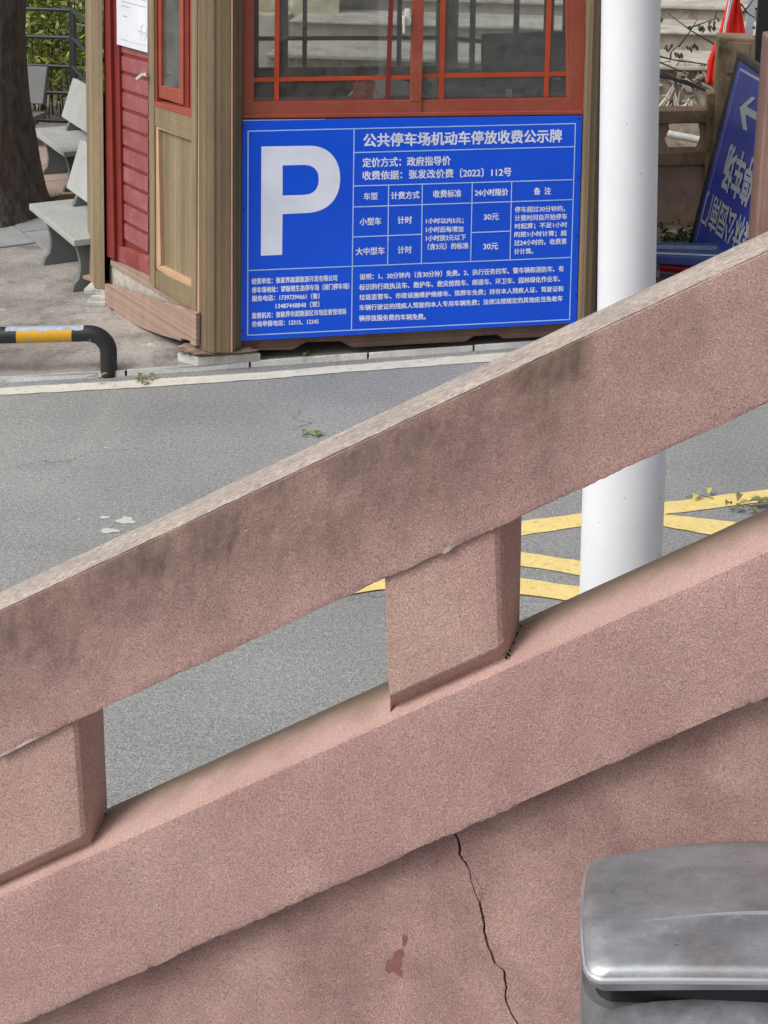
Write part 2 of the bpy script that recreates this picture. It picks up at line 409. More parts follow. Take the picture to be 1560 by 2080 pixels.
PLANKD = wood('dark_skirting', srgb(96, 72, 62), srgb(80, 60, 52), (0, 0, 1), 60, .3)
BOARDW = M('dirty_white_board', srgb(188, 182, 172), srgb(160, 152, 142), scale=12, grain=.2, gscale=60, rough=.9, dirt=srgb(120, 104, 90), dirt_scale=9)
MOULD = M('beige_moulding', srgb(196, 160, 130), srgb(184, 148, 120), scale=8, rough=.6, grain=.05)
BLACKP = paint_worn('black_paint', srgb(36, 37, 40), srgb(120, 124, 134), (.62, .66), 14)
YELLOWP = paint_worn('yellow_paint', srgb(206, 156, 26), srgb(150, 156, 170), (.60, .63), 12)
GRAN = granite('light_granite', srgb(172, 175, 172), .6, .3, 110)
GRAND = granite('grey_and_shade_granite', srgb(112, 116, 116), .6, .4)
BARK = bark()
GREENR = M('dark_green_railing', srgb(44, 54, 54), srgb(36, 44, 46), rough=.5)
LEAF_A = leafmat('leaf_green', srgb(136, 152, 58), srgb(84, 110, 44))
LEAF_B = leafmat('leaf_yellow', srgb(204, 200, 108), srgb(176, 180, 92))
LEAF_D = leafmat('leaf_dark', srgb(58, 66, 38), srgb(78, 84, 50))
LEAF_F = leafmat('fallen_leaf', srgb(98, 110, 60), srgb(140, 138, 90))
TWIG = M('twig', srgb(74, 62, 54), rough=.9)
GLASS = glass()
STEEL = steel()
STEELD = M('dark_gap_steel', srgb(40, 40, 42), rough=.5, metal=.5)
BROWN_ST = M('brown_sandstone', srgb(150, 128, 106), srgb(130, 112, 90), scale=4, grain=.28, gscale=90, rough=.92, bump=.4, dirt=srgb(74, 70, 44), dirt_scale=3, dirt_lo=.5, dirt_hi=.72)
BROWN_PN = M('panel_stone', srgb(176, 150, 138), srgb(154, 130, 118), scale=3, grain=.25, gscale=90, rough=.92, dirt=srgb(82, 76, 52), dirt_scale=2, dirt_lo=.5, dirt_hi=.7)
PALE = concrete('pale_concrete', srgb(190, 184, 174), srgb(166, 160, 152), srgb(130, 122, 114), 1.6, .12)
PALE2 = concrete('grey_block', srgb(166, 166, 162), srgb(148, 148, 145), srgb(124, 122, 118), 1.2, .1)
REDC = M('red_cloth', srgb(248, 56, 40), srgb(236, 46, 34), scale=4, rough=.7, grain=.05)
WHITEC = M('white_cloth', srgb(222, 208, 214), rough=.7)
WHITE_PL = M('white_plastic', srgb(224, 224, 218), srgb(200, 198, 190), scale=12, rough=.45)
BLACKM = M('black_plastic', srgb(26, 28, 31), srgb(20, 21, 24), rough=.5)
BLUE_D = M('blue_board', srgb(40, 74, 196), srgb(34, 66, 180), scale=3, rough=.3)
BLUE_R = M('blue_barrier', srgb(62, 92, 160), srgb(50, 80, 146), scale=6, rough=.45)
SILV = M('silver_strip', srgb(160, 174, 196), srgb(120, 136, 164), scale=26, rough=.4, metal=.3)
GREYW = M('arrow_white', srgb(212, 220, 228), rough=.5)
REDP = M('red_plastic', srgb(206, 32, 40), rough=.35)
BAGR = M('red_plastic_bag', srgb(252, 70, 60), srgb(255, 130, 116), scale=20, rough=.35)
CHAIRF = M('chair_fabric', srgb(206, 200, 188), rough=.9, grain=.1)
CLEARP = M('bottle_plastic', srgb(176, 180, 178), srgb(150, 154, 152), rough=.3)

def slab(name, quad, pl, b0, b1, mat, parent, bevel=.0, **k):
    """box whose front face is the quad of sight points on the plane pushed back by b0, and whose back lies b1 deep"""
    f = [hit(x, y, off(pl, b0)) for x, y in quad]
    return MB().hexa(f, [q - pl[1] * (b1 - b0) for q in f]).build(name, mat, parent, bevel=bevel, **k)

# ================================================================== SETTING: road, markings, kerb, pavement, embankment
def ext(pts, a, b):                                    # lengthen a polyline at both ends by a and b metres
    p0, p1, q0, q1 = pts[0], pts[1], pts[-1], pts[-2]
    return [p0 + (p0 - p1).normalized() * a] + pts + [q0 + (q0 - q1).normalized() * b]
kf = ext([G(*q) for q in ((0, 777), (180, 769), (400, 755), (560, 741), (860, 720), (1100, 702))], 14, 30)
kb = ext([G(x, y, .03) for x, y in ((0, 767), (180, 758), (400, 744), (560, 732), (860, 711), (1100, 693))], 14, 30)
mb = MB(); mb.quad(V((-150, -60, 0)), V((150, -60, 0)), V((150, 200, 0)), V((-150, 200, 0)))
struct(mb.build('road', ASPH))
mb = MB(); n = len(kb)
top = [V((q.x, q.y, .03)) for q in kb]
far_ = [V((-150, kb[0].y + 1, .03))] + [V((q.x, 190, .03)) for q in kb[1:-1]] + [V((150, 190, .03))]
mb.add(top + [V((-150, 190, .03)) if i == 0 else f for i, f in enumerate(far_)], [(i, i + 1, n + i + 1, n + i) for i in range(n - 1)])
mb.add([top[0], V((-150, top[0].y, .03)), V((-150, 190, .03))], [(0, 1, 2)])
mb.add([top[-1], V((150, top[-1].y, .03)), V((150, 190, .03))], [(0, 1, 2)])
struct(mb.build('pavement', PAVE))
# kerb: one stone after another
kerb = bpy.data.objects.new('kerb', None); COL.objects.link(kerb); struct(kerb); kerb['_b'] = (0, 0, 0)
def arc(pts):
    L = [0]
    for a, b in zip(pts, pts[1:]): L.append(L[-1] + (b - a).length)
    return L
def along(pts, L, s):
    for i in range(len(L) - 1):
        if s <= L[i + 1] or i == len(L) - 2:
            return pts[i].lerp(pts[i + 1], (s - L[i]) / (L[i + 1] - L[i]))
Lf, Lb = arc(kf), arc(kb); tot = Lf[-1]; s = .35; rnd = random.Random(3)
while s < 24:
    e = s + rnd.uniform(.58, .72)
    if s > 10.5:
        a, b = along(kf, Lf, s + .006), along(kf, Lf, e - .006)
        c, d = along(kb, Lb, (e - .006) / tot * Lb[-1]), along(kb, Lb, (s + .006) / tot * Lb[-1])
        z = .034 + rnd.uniform(-.003, .004)
        f = lambda q, zz: V((q.x, q.y, zz))
        c = c + (c - b) * .1; d = d + (d - a) * .1
        m = MB(); m.add([f(a, -.02), f(b, -.02), f(c, -.02), f(d, -.02), f(a, z), f(b, z), f(c, z), f(d, z)],
                        [(3, 2, 1, 0), (4, 5, 6, 7), (0, 1, 5, 4), (1, 2, 6, 5), (2, 3, 7, 6), (3, 0, 4, 7)])
        m.build('kerb_stone', KERB, kerb, bevel=.005)
    s = e
def ribbon(name, a, b, z, mat, jit=.006):
    """painted band between two polylines, edges slightly ragged"""
    La, Lb_ = arc(a), arc(b); k = max(2, int(La[-1] / .05)); rows = []
    for i in range(k + 1):
        u = i / k; p_, q_ = along(a, La, u * La[-1]), along(b, Lb_, u * Lb_[-1])
        d = (q_ - p_).normalized() * jit
        rows.append([V((p_.x, p_.y, z)) + d * random.uniform(-1, 1), V((q_.x, q_.y, z)) + d * random.uniform(-1, 1)])
    return struct(MB().grid(rows).build(name, mat))
ribbon('white_edge_line', ext([G(*q) for q in ((0, 803.5), (300, 787), (560, 769.5), (700, 757), (985, 736))], 8, 8),
       ext([G(*q) for q in ((0, 789), (300, 772), (560, 755), (700, 743), (985, 720))], 8, 8), .004, WHITE_P)
ym = [  # yellow hatched keep-clear marking: lower edge, upper edge
    (((600, 1162), (760, 1139), (1053, 1090), (1174, 1072), (1350, 1046), (1560, 1020), (1700, 1003)),
     ((600, 1129), (760, 1107), (1053, 1061), (1174, 1045), (1350, 1022), (1560, 995), (1700, 979))),
    (((1000, 1140), (1053, 1150), (1174, 1170), (1290, 1194)), ((1000, 1112), (1053, 1122), (1174, 1141), (1290, 1160))),
    (((1310, 1062), (1350, 1072), (1430, 1086), (1600, 1120)), ((1310, 1043), (1350, 1047), (1480, 1061), (1600, 1080))),
    (((640, 1222), (740, 1205), (781, 1199), (900, 1195), (1053, 1210), (1130, 1220), (1300, 1250)),
     ((640, 1202), (740, 1187), (781, 1178), (900, 1166), (1053, 1176), (1130, 1188), (1300, 1214)))]
for i, (a, b) in enumerate(ym):
    ribbon('yellow_marking', [G(*q) for q in a], [G(*q) for q in b], .004 + .0012 * i, YEL_P, .004)
for k, (cx, cy, w, h) in enumerate(((212, 1052, 22, 6), (256, 1058, 44, 17), (222, 1079, 40, 12), (232, 1025, 6, 3), (300, 1068, 10, 4), (215, 910, 8, 3), (160, 1057, 5, 3))):
    rr = random.Random(k); pts = []
    for i in range(14):
        a = 2 * math.pi * i / 14; j = rr.uniform(.6, 1.15)
        q_ = G(cx + math.cos(a) * w / 2 * j, cy + math.sin(a) * h / 2 * j); pts.append(V((q_.x, q_.y, .003)))
    struct(MB().quad(*pts).build('paint_fleck', FLECK))
# paving slabs by the tree
pv = bpy.data.objects.new('paving', None); COL.objects.link(pv); struct(pv); pv['_b'] = (0, 0, 0)
ja, jb = G(0, 439, .03), G(77, 498, .03); du = (jb - ja).normalized(); dv = V((-du.y, du.x, 0))
rnd = random.Random(5)
slab_me = {}
for i in range(-8, 9):
    for j in range(-3, 12):
        c = ja + du * (i + .5 + .5 * (j % 2)) * .62 + dv * (j + .5) * .42
        if not (9.9 < c.y < 14.2): continue
        px = X0 + FPX * c.x / c.y
        if px > 205 or px < -260: continue
        tx = V((-4.25, 11.5, 0))
        red = c.y > 12.1 - .1
        if (V((c.x, c.y, 0)) - V((-4.95, 11.75, 0))).length < .62: continue
        if c.y < 10.35 + .25 * math.sin(c.x * 3): continue
        key = red
        if key not in slab_me:
            m = MB().box((0, 0, 0), .612, .412, .03).build('paving_slab', SLABR if red else SLAB, None, bevel=.004); slab_me[key] = m; o = m
        else:
            o = slab_me[key].copy(); COL.objects.link(o)
        o.parent = pv; o.location = (c.x, c.y, .031 + rnd.uniform(-.002, .003)); o.rotation_euler.z = math.atan2(du.y, du.x)

# pale stepped embankment and block wall far behind
emb = bpy.data.objects.new('embankment', None); COL.objects.link(emb); struct(emb); emb['_b'] = (0, 0, 0)
def stepbox(name, y0, y1, z0, z1, mat, x0=-3.2, x1=9.5, par=emb, bevel=.01):
    return MB().box(((x0 + x1) / 2, (y0 + y1) / 2, (z0 + z1) / 2), x1 - x0, y1 - y0, z1 - z0).build(name, mat, par, bevel=bevel)
RELIEF = concrete('relief_stone', srgb(150, 138, 124), srgb(176, 166, 150), srgb(92, 84, 72), 5, .25)
STEPM = concrete('step_stone', srgb(142, 132, 124), srgb(160, 150, 142), srgb(118, 108, 100), 2.5, .15)
stepbox('relief_wall', 14.5, 15.7, .03, .86, RELIEF)
stepbox('coping', 14.42, 15.6, .86, .9, PALE)
stepbox('step_face', 15.6, 16.9, .3, 1.07, STEPM)
stepbox('coping', 15.55, 16.7, 1.07, 1.1, PALE)
stepbox('step_face', 16.7, 18.4, .3, 1.22, STEPM)
stepbox('coping', 16.65, 18.3, 1.22, 1.26, PALE)
rnd = random.Random(11)
base_blk = None
for row in range(5):
    x = -9.5 + (row % 2) * .6
    while x < 9.5:
        w = rnd.uniform(.9, 1.5)
        m = MB().box((x + w / 2, 18.55 + rnd.uniform(-.012, .012), 1.27 + .42 * row + .21), w - .018, .4, .405).build('wall_block', PALE2, emb, bevel=.012)
        x += w
MB().box((0, 18.7, 1.7), 19.4, .4, 3.3).build('wall_core', PALE2, emb)
# grey paved bank behind the kiosk, seen through its windows
MB().box((-6.4, 17.3, .55), 6.2, 2.6, 1.1).build('bank', PALE, emb, bevel=.02)
# zigzag white relief bands
for path in (((1330, 228), (1352, 200), (1366, 172), (1378, 216), (1392, 214), (1403, 196), (1408, 222)),
             ((1338, 236), (1356, 212), (1366, 190), (1374, 224), (1394, 224), (1402, 208), (1404, 226)),
             ((1290, 172), (1310, 214), (1330, 190))):
    MB().tube([at(x, y, 14.46) for x, y in path], .014, 6).build('relief_band', WHITE_PL, emb)
for k in range(26):
    q_ = at(random.uniform(1340, 1440), random.uniform(128, 215), 14.47); rr = random.uniform(.02, .06)
    MB().tube([q_ + V((random.uniform(-.08, .08), -.01, random.uniform(-.08, .08))) for _ in range(3)], [rr * .5, rr * .6, rr * .2], 6).build('relief_carving', RELIEF if k % 3 else PALE, emb, smooth=True)

# ================================================================== KIOSK
zc = .115
Pc = G(455, 711, zc)
dF = (ray(12280, -317 + .03 * (12280 - 1200))); dF = V((dF.x, dF.y, 0)).normalized()
nF = V((dF.y, -dF.x, 0)); nF = nF if nF.y < 0 else -nF
FP = (Pc + dF * .1 - nF * .03, nF)
dL = ray(-1348, -317 + .03 * (-1348 - 1200)); dL = V((dL.x, dL.y, 0)).normalized()
nL = V((dL.y, -dL.x, 0)); nL = nL if nL.dot(CAM - Pc) > 0 else -nL
LP = (hit(402, 705, (Pc - nF * .10, nF)), nL)
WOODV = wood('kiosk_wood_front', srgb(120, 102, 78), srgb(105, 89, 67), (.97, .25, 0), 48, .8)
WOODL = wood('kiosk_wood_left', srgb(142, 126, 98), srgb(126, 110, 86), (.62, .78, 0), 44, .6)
WOODH = wood('kiosk_wood_rail', srgb(138, 122, 94), srgb(124, 108, 84), (0, 0, 1), 120, .4)
kiosk = thing('kiosk', 'brown and red parking attendant kiosk with sliding windows, standing on stone blocks beyond the road', 'kiosk', (Pc.x, Pc.y + 1, .03))
TOP = -185
A = hit(440, 708, off(FP, .06)); A.z = 0
B = hit(1200, 660, off(FP, .06)); B.z = 0
Fp = hit(197, 575, LP); Fp.z = 0
Dp = hit(907, 120, off(FP, 2.45)); Dp.z = 0
Ep = hit(480, 120, off(FP, 2.45)); Ep.z = 0
Cp = B + V((.139, .99, 0)) * 1.45
foot = [A, B, Cp, Dp, Ep, Fp]
def flat(q, z): return V((q.x, q.y, z))
cen = sum((q for q in foot), V()) / 6
MB().prism([flat(q.lerp(cen, .02), .17) for q in foot], (0, 0, .06)).build('floor', GROOVE, kiosk)
MB().prism([flat(cen + (q - cen) * 1.10, 2.70) for q in foot], (0, 0, .12)).build('eaves', WOODH, kiosk, bevel=.01)
apex = flat(cen, 3.75); rb = MB()
ev = [flat(cen + (q - cen) * 1.14, 2.82) for q in foot]
rb.add(ev + [apex], [(i, (i + 1) % 6, 6) for i in range(6)] + [(5, 4, 3, 2, 1, 0)])
rb.build('roof', M('grey_roof_tile', srgb(92, 92, 94), srgb(70, 70, 72), scale=14, rough=.8), kiosk)
# corner posts at the unseen corners
for q in (Cp, Dp, Ep):
    d = (q - cen).normalized()
    MB().tube([flat(q, .12), flat(q, 2.7)], .085, 8).build('post', WOODV, kiosk)
for nm, a, b in (('C', B, Cp), ('D', Cp, Dp), ('E', Dp, Ep), ('F', Ep, Fp)):
    t = (b - a).normalized(); nn = V((t.y, -t.x, 0)) * .03; L = (b - a).length
    # lower wall
    MB().hexa([flat(a - nn, .2), flat(b - nn, .2), flat(b - nn, 1.30), flat(a - nn, 1.30)],
              [flat(a + nn, .2), flat(b + nn, .2), flat(b + nn, 1.30), flat(a + nn, 1.30)]).build('wall_panel', INWALL, kiosk)
    MB().hexa([flat(a - nn * .6, .032), flat(b - nn * .6, .032), flat(b - nn * .6, .165), flat(a - nn * .6, .165)],
              [flat(a + nn * .6, .032), flat(b + nn * .6, .032), flat(b + nn * .6, .165), flat(a + nn * .6, .165)]).build('skirting', PLANKD, kiosk)  # unseen boards added to keep light from getting under the floor
    fr = MB().hexa([flat(a - nn * .8, 1.30), flat(b - nn * .8, 1.30), flat(b - nn * .8, 1.36), flat(a - nn * .8, 1.36)],
                   [flat(a + nn * .8, 1.30), flat(b + nn * .8, 1.30), flat(b + nn * .8, 1.36), flat(a + nn * .8, 1.36)])
    frame = fr.build('window_frame', INFRAME, kiosk)
    us = {'C': (.5,), 'D': (.12, .33, .42, .6, .85), 'E': (.28, .60, .72, .93), 'F': (.3, .7)}[nm]
    if nm == 'E':
        us = []
        for x in (811, 619, 575, 521):
            h_ = hit(x, 60, off(FP, 2.45)); us.append((V((h_.x, h_.y, 0)) - a).length / L)
    for i, u in enumerate(us):
        w = .035 if (nm == 'E' and i == 2) or (nm == 'D' and i == 2) else .016
        c = a + (b - a) * u
        MB().hexa([flat(c - t * w - nn * .5, 1.36), flat(c + t * w - nn * .5, 1.36), flat(c + t * w - nn * .5, 2.7), flat(c - t * w - nn * .5, 2.7)],
                  [flat(c - t * w + nn * .5, 1.36), flat(c + t * w + nn * .5, 1.36), flat(c + t * w + nn * .5, 2.7), flat(c - t * w + nn * .5, 2.7)]).build('muntin', INFRAME, kiosk)
    for z in (1.56, 2.45):
        MB().hexa([flat(a - nn * .4, z), flat(b - nn * .4, z), flat(b - nn * .4, z + .03), flat(a - nn * .4, z + .03)],
                  [flat(a + nn * .4, z), flat(b + nn * .4, z), flat(b + nn * .4, z + .03), flat(a + nn * .4, z + .03)]).build('muntin', INFRAME, kiosk)
    MB().quad(flat(a, 1.33), flat(b, 1.33), flat(b, 2.7), flat(a, 2.7)).build('pane', GLASS, kiosk)
# ---- front-left corner column (faceted)
def colprism(pts, z0, z1, name, mat, bevel=.004):
    return MB().prism([flat(q, z0) for q in pts], (0, 0, z1 - z0)).build(name, mat, kiosk, bevel=bevel)
def fp_(x, y, b, pl=FP): q = hit(x, y, off(pl, b)); return q
cc = [fp_(404, 700, .02), fp_(415, 703, -.035), fp_(433, 705, -.075), fp_(469, 705, -.08), fp_(492, 703, -.012), fp_(488, 700, .12), fp_(430, 700, .16)]
colprism(cc, zc, 2.7, 'corner_post', WOODV)
colprism([fp_(469, 705, -.083), fp_(472, 705, -.083), fp_(472, 705, -.06), fp_(469, 705, -.06)], zc + .003, 2.69, 'trim', MOULD, 0)
colprism([fp_(433, 705, -.079), fp_(436, 705, -.079), fp_(436, 705, -.07), fp_(433, 705, -.07)], zc + .003, 2.69, 'trim', WOODH, 0)
# left side post F with its facets
def lp_(x, y, b): return hit(x, y, off(LP, b))
colprism([lp_(179, 570, .03), lp_(185, 572, -.03), lp_(192, 576, -.075), lp_(213, 575, -.03), lp_(209, 575, .06), lp_(182, 570, .10)], .125, 2.7, 'corner_post', WOODL)
colprism([lp_(186, 572, -.036), lp_(188, 573, -.05), lp_(189, 573, -.03), lp_(187, 572, -.02)], .13, 2.69, 'trim', MOULD, 0)
# right post
colprism([fp_(1171, 650, .03), fp_(1172, 650, -.02), fp_(1186, 650, -.055), fp_(1201, 650, -.04), fp_(1210, 650, .08), fp_(1180, 650, .14)], zc, 2.7, 'corner_post', WOODV)

# ---- front windows
def fq(x0t, x1t, x0b, x1b, yt, yb, dy=0): return [(x0t, yt), (x1t, yt - dy), (x1b, yb - dy), (x0b, yb)]
wf = slab('window_frame', [(492, TOP), (516, TOP), (516, 236), (493, 237)], FP, .01, .09, RED_AL, kiosk, .003)
slab('window_frame', [(1166, TOP), (1194, TOP), (1185, 226), (1155, 227)], FP, .012, .09, RED_AL, kiosk, .003)
slab('sill', [(493, 233), (1184, 225), (1184, 233), (493, 241)], FP, -.005, .09, RED_AL, kiosk, .003)
slab('sill', [(493, 239.5), (1184, 231.5), (1184, 236), (493, 246)], FP, .004, .09, RED_TRIM, kiosk, .002)
sw1 = slab('sliding_window', [(510, 207), (858, 203), (856, 229.5), (510, 233)], FP, .006, .045, RED_AL, kiosk, .003)
slab('stile', [(844, TOP), (867, TOP), (856, 206), (833, 206)], FP, .002, .05, RED_AL, sw1, .003)
slab('stile', [(506, TOP), (517, TOP), (516, 207), (506, 207)], FP, .016, .045, RED_AL, sw1, .003)
slab('rail_lip', [(516, 205), (834, 201.5), (834, 207), (516, 210)], FP, .012, .03, RED_TRIM, sw1, .001)
slab('pane', [(512, TOP), (845, TOP), (836, 208), (512, 210)], FP, .028, .030, GLASS, sw1)
slab('muntin', [(560, TOP), (569.5, TOP), (566.5, 206), (557, 206)], FP, .018, .036, ORANGE, sw1)
slab('muntin', [(797, TOP), (806, TOP), (792, 205), (783, 205)], FP, .0185, .036, RED_TRIM, sw1)
slab('muntin', [(516, 158.5), (834, 153.5), (834, 161), (516, 166.5)], FP, .020, .034, ORANGE, sw1)
slab('muntin', [(516, -120), (842, -126), (842, -118), (516, -111)], FP, .020, .034, ORANGE, sw1)
sw2 = slab('sliding_window', [(853, 203.5), (1160, 199), (1159, 225), (855, 229)], FP, .014, .07, RED_AL, kiosk, .003)
slab('stile', [(1150, TOP), (1176, TOP), (1164, 204), (1151.5, 204)], FP, .020, .068, RED_AL, sw2, .003)
slab('rail_lip', [(856, 202), (1153, 197), (1153, 202), (856, 207.5)], FP, .022, .04, RED_TRIM, sw2, .001)
slab('pane', [(860, TOP), (1166, TOP), (1155, 204), (853, 208)], FP, .046, .048, GLASS, sw2)
slab('muntin', [(899, TOP), (909, TOP), (901, 205), (891, 205)], FP, .036, .056, ORANGE, sw2)
slab('muntin', [(1119, TOP), (1128, TOP), (1113.5, 203), (1104.5, 203)], FP, .0365, .056, ORANGE, sw2)
slab('muntin', [(856, 150.5), (1153, 145.5), (1152, 154), (856, 159)], FP, .038, .054, ORANGE, sw2)
slab('muntin', [(864, -126), (1166, -130), (1166, -121), (864, -117)], FP, .038, .054, ORANGE, sw2)
hd = slab('latch', [(822, 18), (833, 18), (832, 52), (822, 52)], FP, -.012, .004, WHITE_PL, sw1, .004)
slab('latch', [(818, 32), (824, 32), (823, 68), (818.5, 68)], FP, -.03, -.014, WHITE_PL, sw1, .004)
# wall behind the sign
slab('wall_panel', [(490, 246), (1184, 236), (1172, 656), (488, 692)], FP, .02, .08, INWALL, kiosk)
# dark skirting under the sign with its cut-outs
def polyslab(name, pts, pl, b0, b1, mat, par, bevel=0):
    f = [hit(x, y, off(pl, b0)) for x, y in pts]
    return MB().prism(f, -pl[1] * (b1 - b0)).build(name, mat, par, bevel=bevel)
polyslab('skirting', [(488, 688), (1190, 652), (1190, 680), (1022, 688), (1010, 680), (962, 683), (945, 694), (860, 698), (720, 706), (712, 704), (690, 693), (622, 695), (594, 711), (488, 712)], FP, .0, .025, PLANKD, kiosk, .002)
# ---- left face
slab('edge_strip', [(390, TOP), (401, TOP), (398, 703), (388, 697)], LP, -.02, .05, WOODL, kiosk, .003)
slab('edge_strip', [(398, TOP), (404, TOP), (404, 704), (397, 702)], LP, -.012, .05, MOULD, kiosk, .002)
slab('stile', [(299, TOP), (311, TOP - 4), (314, 584), (304, 577)], LP, -.015, .05, WOODL, kiosk, .003)
slab('rail', [(311, 214), (390, 239), (390, 285), (311, 254)], LP, -.010, .05, WOODH, kiosk, .003)
slab('rail', [(305, 544), (390, 584), (390, 631), (305, 577)], LP, -.008, .05, WOODH, kiosk, .003)
slab('wall_panel', [(313, 254), (390, 282), (390, 588), (315, 548)], LP, .022, .05, WOODL, kiosk)
slab('moulding', [(311.5, 252), (390, 279), (390, 286.5), (321, 261.5)], LP, -.004, .024, MOULD, kiosk, .003)
slab('moulding', [(311.5, 252), (321, 261.5), (326, 540), (314.5, 546)], LP, -.003, .024, MOULD, kiosk, .003)
slab('moulding', [(314.5, 545), (326, 540), (390, 572), (390, 590)], LP, -.002, .026, MOULD, kiosk, .004)
slab('sill', [(311, 206), (390, 223), (390, 240), (311, 215.5)], LP, -.012, .05, RED_AL, kiosk, .003)
ws = slab('side_window', [(319, 172), (372, 184.5), (371.5, 214), (320, 197)], LP, .012, .05, RED_AL, kiosk, .003)
slab('stile', [(318, TOP), (326.5, TOP), (327, 176), (319, 174)], LP, .010, .05, RED_AL, ws, .002)
slab('stile', [(363.5, TOP), (372, TOP), (372, 214), (364.5, 210)], LP, .009, .05, RED_AL, ws, .002)
slab('pane', [(324, TOP), (366, TOP), (367, 186), (325, 176)], LP, .026, .028, GLASS, ws)
slab('muntin', [(345, TOP), (348.5, TOP), (348.5, 182), (345, 181)], LP, .03, .04, RED_TRIM, ws)
for y in (22, 132):
    slab('muntin', [(326, y), (364, y + 9), (364, y + 13), (326, y + 4)], LP, .03, .04, RED_TRIM, ws)
slab('window_frame', [(372.5, TOP), (383, TOP), (383.5, 222), (373, 216)], LP, .018, .06, RED_TRIM, kiosk, .002)
slab('window_frame', [(386, TOP), (391, TOP), (391, 225), (386, 222)], LP, .02, .06, RED_AL, kiosk, .002)
slab('window_frame', [(311, TOP), (316, TOP), (318, 212), (312, 211)], LP, -.004, .06, RED_AL, kiosk, .002)
# door
door = slab('door', [(240, TOP), (301, TOP), (303, 562), (242, 528)], LP, .035, .055, RED_TRIM, kiosk)
slab('door_frame', [(207, TOP), (219, TOP), (232, 528), (216.5, 521)], LP, -.012, .07, RED_TRIM, kiosk, .004)
slab('door_frame', [(219, TOP), (226, TOP), (235, 529), (232, 528)], LP, .045, .07, RED_TRIM, kiosk, .002)
slab('stile', [(225.5, TOP), (237, TOP), (248, 530), (233, 526.6)], LP, .012, .05, RED_TRIM, door, .004)
slab('bottom_rail', [(236, 497), (303, 523), (304, 562), (234, 527)], LP, .011, .05, RED_DOOR, door, .006)
ya = [-144, -107, -70, -33, 3, 40, 76, 112, 148.5, 185, 222, 259, 297, 334, 371, 409, 448, 486]
for k in range(1, len(ya)):
    y0, y1 = ya[k - 1] + 0, ya[k] - 7.5
    f = lambda y: 2.5 + (y + 150) * .0500
    slab('slat', [(241, y0), (300.5, y0 + f(y0)), (300.5, y1 + f(y1)), (241, y1)], LP, .029, .036, SLAT, door, .002)
hl = MB().tube([lp_(296, 150, -.0), lp_(293, 151, -.05), lp_(289, 152, -.06), lp_(279, 160, -.065)], .011, 8).build('handle', WHITE_PL, door, smooth=True)
polyslab('threshold', [(225, 527), (304, 561), (304, 577), (388, 629), (388, 634), (300, 583), (224, 537)], LP, .004, .04, PLANK, kiosk)
polyslab('sill_board', [(223, 537), (300, 583), (388, 634), (388, 664), (300, 628), (223, 588)], LP, .02, .04, BOARDW, kiosk)
polyslab('skirting', [(212.5, 576.6), (240, 585), (267, 593.7), (331, 614), (388, 632), (398, 636), (398, 703), (386, 699), (385.6, 692.5), (367, 687), (367, 692.5), (330, 682), (290, 667), (250, 650), (231.5, 638), (230, 628), (212.5, 624)], LP, -.045, -.02, PLANK, kiosk, .003)
# notice sheet on the door
ntc = slab('notice_sheet', [(235, -150), (299.5, -147), (299.5, 107), (237.5, 90)], LP, .006, .009, M('paper', srgb(226, 230, 238), rough=.5), None)
tag(ntc, 'white printed notice sheet stuck to the upper part of the red kiosk door', 'notice')
PRT = M('grey_print', srgb(170, 174, 182), rough=.6)
for (x0, x1, y, h) in ((246, 296, 1, 1.6), (246, 262, 10, 1.6), (250, 258, 31, 2.2), (246, 259, 79, 1.4), (262, 297, 84, .8), (280, 297, 62, 1.5), (284, 297, 68, 1.3), (246, 297, -12, 1.5), (246, 297, -24, 1.5)):
    slab('print_line', [(x0, y), (x1, y + (x1 - x0) * .26), (x1, y + h + (x1 - x0) * .26), (x0, y + h)], LP, .0048, .0058, PRT, ntc)
ring = []
for i in range(24):
    a = 2 * math.pi * i / 24; ring.append(lp_(291.5 + math.cos(a) * 6, 66 + math.sin(a) * 16, .0045))
MB().tube(ring + [ring[0]], .0012, 4).build('seal', M('seal_print', srgb(212, 176, 170)), ntc)

# ---- things inside the kiosk
zd = fp_(742, 216, .30).z - .03
desk = thing('desk', 'dark desk along the inside of the kiosk front window', 'desk', (fp_(840, 300, .4).x, fp_(840, 300, .4).y, .23))
a_, b_ = flat(hit(500, 300, off(FP, .11)), zd), flat(hit(1175, 300, off(FP, .11)), zd)
MB().prism([a_, b_, b_ - nF * .55, a_ - nF * .55], (0, 0, .03)).build('desk_top', M('desk_wood', srgb(60, 46, 40), rough=.5), desk)
for q in (a_.lerp(b_, .06), a_.lerp(b_, .94), a_.lerp(b_, .06) - nF * .45, a_.lerp(b_, .94) - nF * .45):
    MB().box((q.x, q.y, (zd + .23) / 2) , .05, .05, zd - .23).build('leg', BLACKM, desk)
mon = thing('monitor', 'black flat monitor seen from behind through the right kiosk window', 'monitor', tuple(flat(fp_(1060, 190, .32), zd + .03)))
mz = polyslab('screen_back', [(979, 70), (1200, 62), (1198, 158), (979, 160)], FP, .25, .285, BLACKM, mon, .006)
polyslab('stand', [(1070, 158), (1110, 157), (1120, 212), (1060, 214)], FP, .28, .31, BLACKM, mon, .004)
chair = thing('office_chair', 'beige round backed chair behind the desk in the kiosk', 'chair', tuple(flat(fp_(790, 190, .8), .23)))
arcp = []
for i in range(21):
    a = math.pi * i / 20; arcp.append((786 - math.cos(a) * 88, 228 - math.sin(a) * 68))
polyslab('backrest', arcp, FP, .72, .78, CHAIRF, chair, .02)
q0 = flat(fp_(790, 200, 1.0), .68)
MB().tube([q0 + V((0, 0, -.04)), q0 + V((0, 0, .04))], [.24, .25], 20).build('seat', CHAIRF, chair, smooth=True, bevel=.01)
